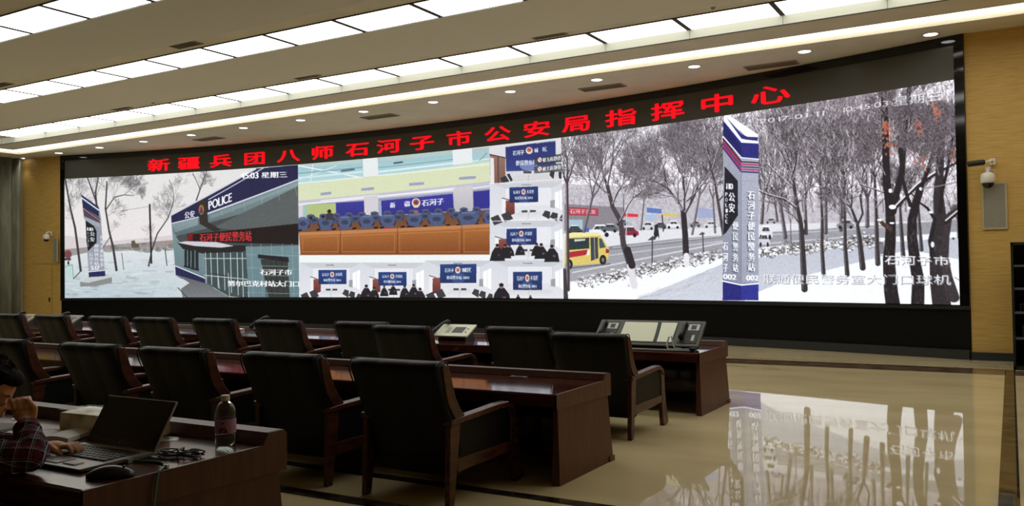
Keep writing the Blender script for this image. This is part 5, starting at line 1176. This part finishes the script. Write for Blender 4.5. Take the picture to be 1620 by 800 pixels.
# left hand over the keys
hc = Vector((-4.165, 2.57, 1.03)); hF = Vector((.86, .45, -.18)).normalized(); hL = Vector((-.46, .88, 0)).normalized(); hU = hF.cross(hL).normalized()
ellip(body, hc, (.055, .045, .02), (hF, hL, hU), 16, 10)
for i, ln in enumerate((.9, 1.0, .95, .75)):
    k = .033 - .022 * i; q = [hc + hF * .04 + hL * k + hU * .005, hc + hF * (.04 + .045 * ln) + hL * k * 1.15 + hU * .016, hc + hF * (.04 + .072 * ln) + hL * k * 1.2 + hU * .000, hc + hF * (.04 + .082 * ln) + hL * k * 1.2 - hU * .020]
    limb(body, [tuple(v) for v in q], [.0125, .0115, .0105, .0095])
limb(body, [tuple(hc - hF * .02 - hL * .035), tuple(hc + hF * .025 - hL * .06 - hU * .008), tuple(hc + hF * .06 - hL * .058 - hU * .022)], [.017, .014, .011])
o = loc(body).build('body', M_skin, per, smooth=True); fuse(o, .0065, 3)
# hair
hair = MB(); ellip(hair, h(-.032, 0, .066), (.128, .112, .118), AX, 24, 16); ellip(hair, h(-.07, 0, .0), (.085, .102, .10), AX, 20, 12); ellip(hair, h(.055, .0, .118), (.075, .085, .045), AX); ellip(hair, h(.082, .01, .108), (.040, .07, .018), AX)
random.seed(12)
for _ in range(150):
    a = random.uniform(0, 6.28); b_ = random.uniform(.1, 1.35); d = Vector((math.sin(b_) * math.cos(a), math.sin(b_) * math.sin(a), math.cos(b_)))
    p0 = Vector(h(-.032 + .120 * d.x, .105 * d.y, .066 + .112 * d.z)); dr = (Fh * (d.x + .5) + Lh * d.y + Uh * d.z * .5).normalized()
    hair.tube([p0, p0 + dr * .02, p0 + dr * .038 - Vector((0, 0, .005))], [.006, .004, .0015], 5)
o = loc(hair).build('hair', M_hair, per, smooth=True); fuse(o, .006, 1)
for s in (-1, 1):
    mb = MB(); ellip(mb, h(.100, s * .032, .012), (.010, .014, .005), AX); loc(mb).build('eye', M_dark, per, smooth=True)
    mb = MB(); mb.tube([h(.110, s * .018, .034), h(.107, s * .036, .038), h(.094, s * .054, .034)], [.003, .004, .002], 6); loc(mb).build('eyebrow', M_hair, per, smooth=True)
# plaid shirt
M_plaid = mat('plaid_cloth', (40, 36, 52), .9, spec=.1); nt = M_plaid.node_tree; pb = nt.nodes['Principled BSDF']; L_ = nt.links.new
tc = nt.nodes.new('ShaderNodeTexCoord'); col = None
mp = nt.nodes.new('ShaderNodeMapping'); mp.inputs['Rotation'].default_value = (.5, .35, .7); L_(tc.outputs['Object'], mp.inputs[0]); sx = nt.nodes.new('ShaderNodeSeparateXYZ'); L_(mp.outputs[0], sx.inputs[0])
def band(sock, period, lo, hi):
    m1 = nt.nodes.new('ShaderNodeMath'); m1.operation = 'MULTIPLY'; m1.inputs[1].default_value = 1 / period; L_(sock, m1.inputs[0])
    m2 = nt.nodes.new('ShaderNodeMath'); m2.operation = 'FRACT'; L_(m1.outputs[0], m2.inputs[0])
    m3 = nt.nodes.new('ShaderNodeMath'); m3.operation = 'GREATER_THAN'; m3.inputs[1].default_value = lo; L_(m2.outputs[0], m3.inputs[0])
    m4 = nt.nodes.new('ShaderNodeMath'); m4.operation = 'LESS_THAN'; m4.inputs[1].default_value = hi; L_(m2.outputs[0], m4.inputs[0])
    m5 = nt.nodes.new('ShaderNodeMath'); m5.operation = 'MULTIPLY'; L_(m3.outputs[0], m5.inputs[0]); L_(m4.outputs[0], m5.inputs[1]); return m5.outputs[0]
def mixc(fac, a, bcol, k):
    mm = nt.nodes.new('ShaderNodeMixRGB'); m6 = nt.nodes.new('ShaderNodeMath'); m6.operation = 'MULTIPLY'; m6.inputs[1].default_value = k; L_(fac, m6.inputs[0]); L_(m6.outputs[0], mm.inputs[0])
    if isinstance(a, tuple): mm.inputs[1].default_value = a
    else: L_(a, mm.inputs[1])
    mm.inputs[2].default_value = (*lin(bcol), 1); return mm.outputs[0]
cur = (*lin((30, 31, 44)), 1)
for i, s in enumerate((sx.outputs[0], sx.outputs[2], sx.outputs[1])):
    cur = mixc(band(s, .06, .05, .36), cur, (96, 34, 44), .5); cur = mixc(band(s, .06, .62, .69), cur, (190, 190, 205), .6); cur = mixc(band(s, .06, .80, .84), cur, (170, 170, 190), .45)
L_(cur, pb.inputs['Base Color'])
sh = MB()
limb(sh, [(-4.52, 2.09, 1.04), (-4.51, 1.95, .90), (-4.5, 1.78, .72)], [.155, .185, .19]); limb(sh, [(-4.29, 2.08, 1.08), (-4.75, 2.10, 1.08)], [.10, .10]); limb(sh, [(-4.53, 2.17, 1.13), (-4.52, 2.10, 1.08)], [.082, .11])
limb(sh, [(-4.27, 2.09, 1.08), (-4.10, 2.19, 1.055), (-3.935, 2.30, 1.045), (-3.975, 2.335, 1.075), (-4.09, 2.38, 1.13)], [.088, .085, .068, .072, .056])
limb(sh, [(-4.80, 2.12, 1.08), (-4.66, 2.38, 1.05), (-4.33, 2.50, 1.028)], [.085, .072, .048])
# creases and rolled cuffs
random.seed(3)
for c0, c1, r in (((-4.12, 2.19, 1.06), (-3.95, 2.30, 1.05), .075), ((-3.97, 2.33, 1.07), (-4.08, 2.38, 1.12), .062), ((-4.66, 2.38, 1.05), (-4.36, 2.49, 1.03), .05)):
    for k in range(3):
        u = (k + .5) / 3; q = tuple(a + (b_ - a) * u + random.uniform(-.012, .012) for a, b_ in zip(c0, c1)); ellip(sh, q, (r * 1.08, r * .8, r * 1.02))
o = loc(sh).build('shirt', M_plaid, per, smooth=True); fuse(o, .010, 4)
for a, b_, r, nm in (((-4.085, 2.378, 1.128), (-4.125, 2.392, 1.15), .062, 'cuff'), ((-4.35, 2.495, 1.030), (-4.30, 2.512, 1.028), .052, 'cuff')):
    mb = MB(); mb.tube([a, b_], [r, r * .97], 18); loc(mb).build(nm, M_plaid, per, smooth=True)
tr_ = MB()
for s in (-1, 1): limb(tr_, [(-4.5 + s * .10, 1.77, .72), (-4.5 + s * .16, 2.22, .71), (-4.5 + s * .16, 2.30, .32)], [.12, .085, .068])
limb(tr_, [(-4.6, 1.77, .72), (-4.4, 1.77, .72)], [.14, .14]); o = loc(tr_).build('trousers', mat('trouser_cloth', (26, 28, 38), .9), per, smooth=True); fuse(o, .012, 3)
for s in (-1, 1):
    mb = MB(); ellip(mb, (-4.5 + s * .16, 2.36, .225), (.055, .13, .045)); loc(mb).build('shoe', mat('shoe_black', (18, 18, 18), .4), per, smooth=True)
place_chair(-4.04, 1.12, .18, 'black leather chair at the nearest desk that the person sits on', 'chair of the nearest desk')
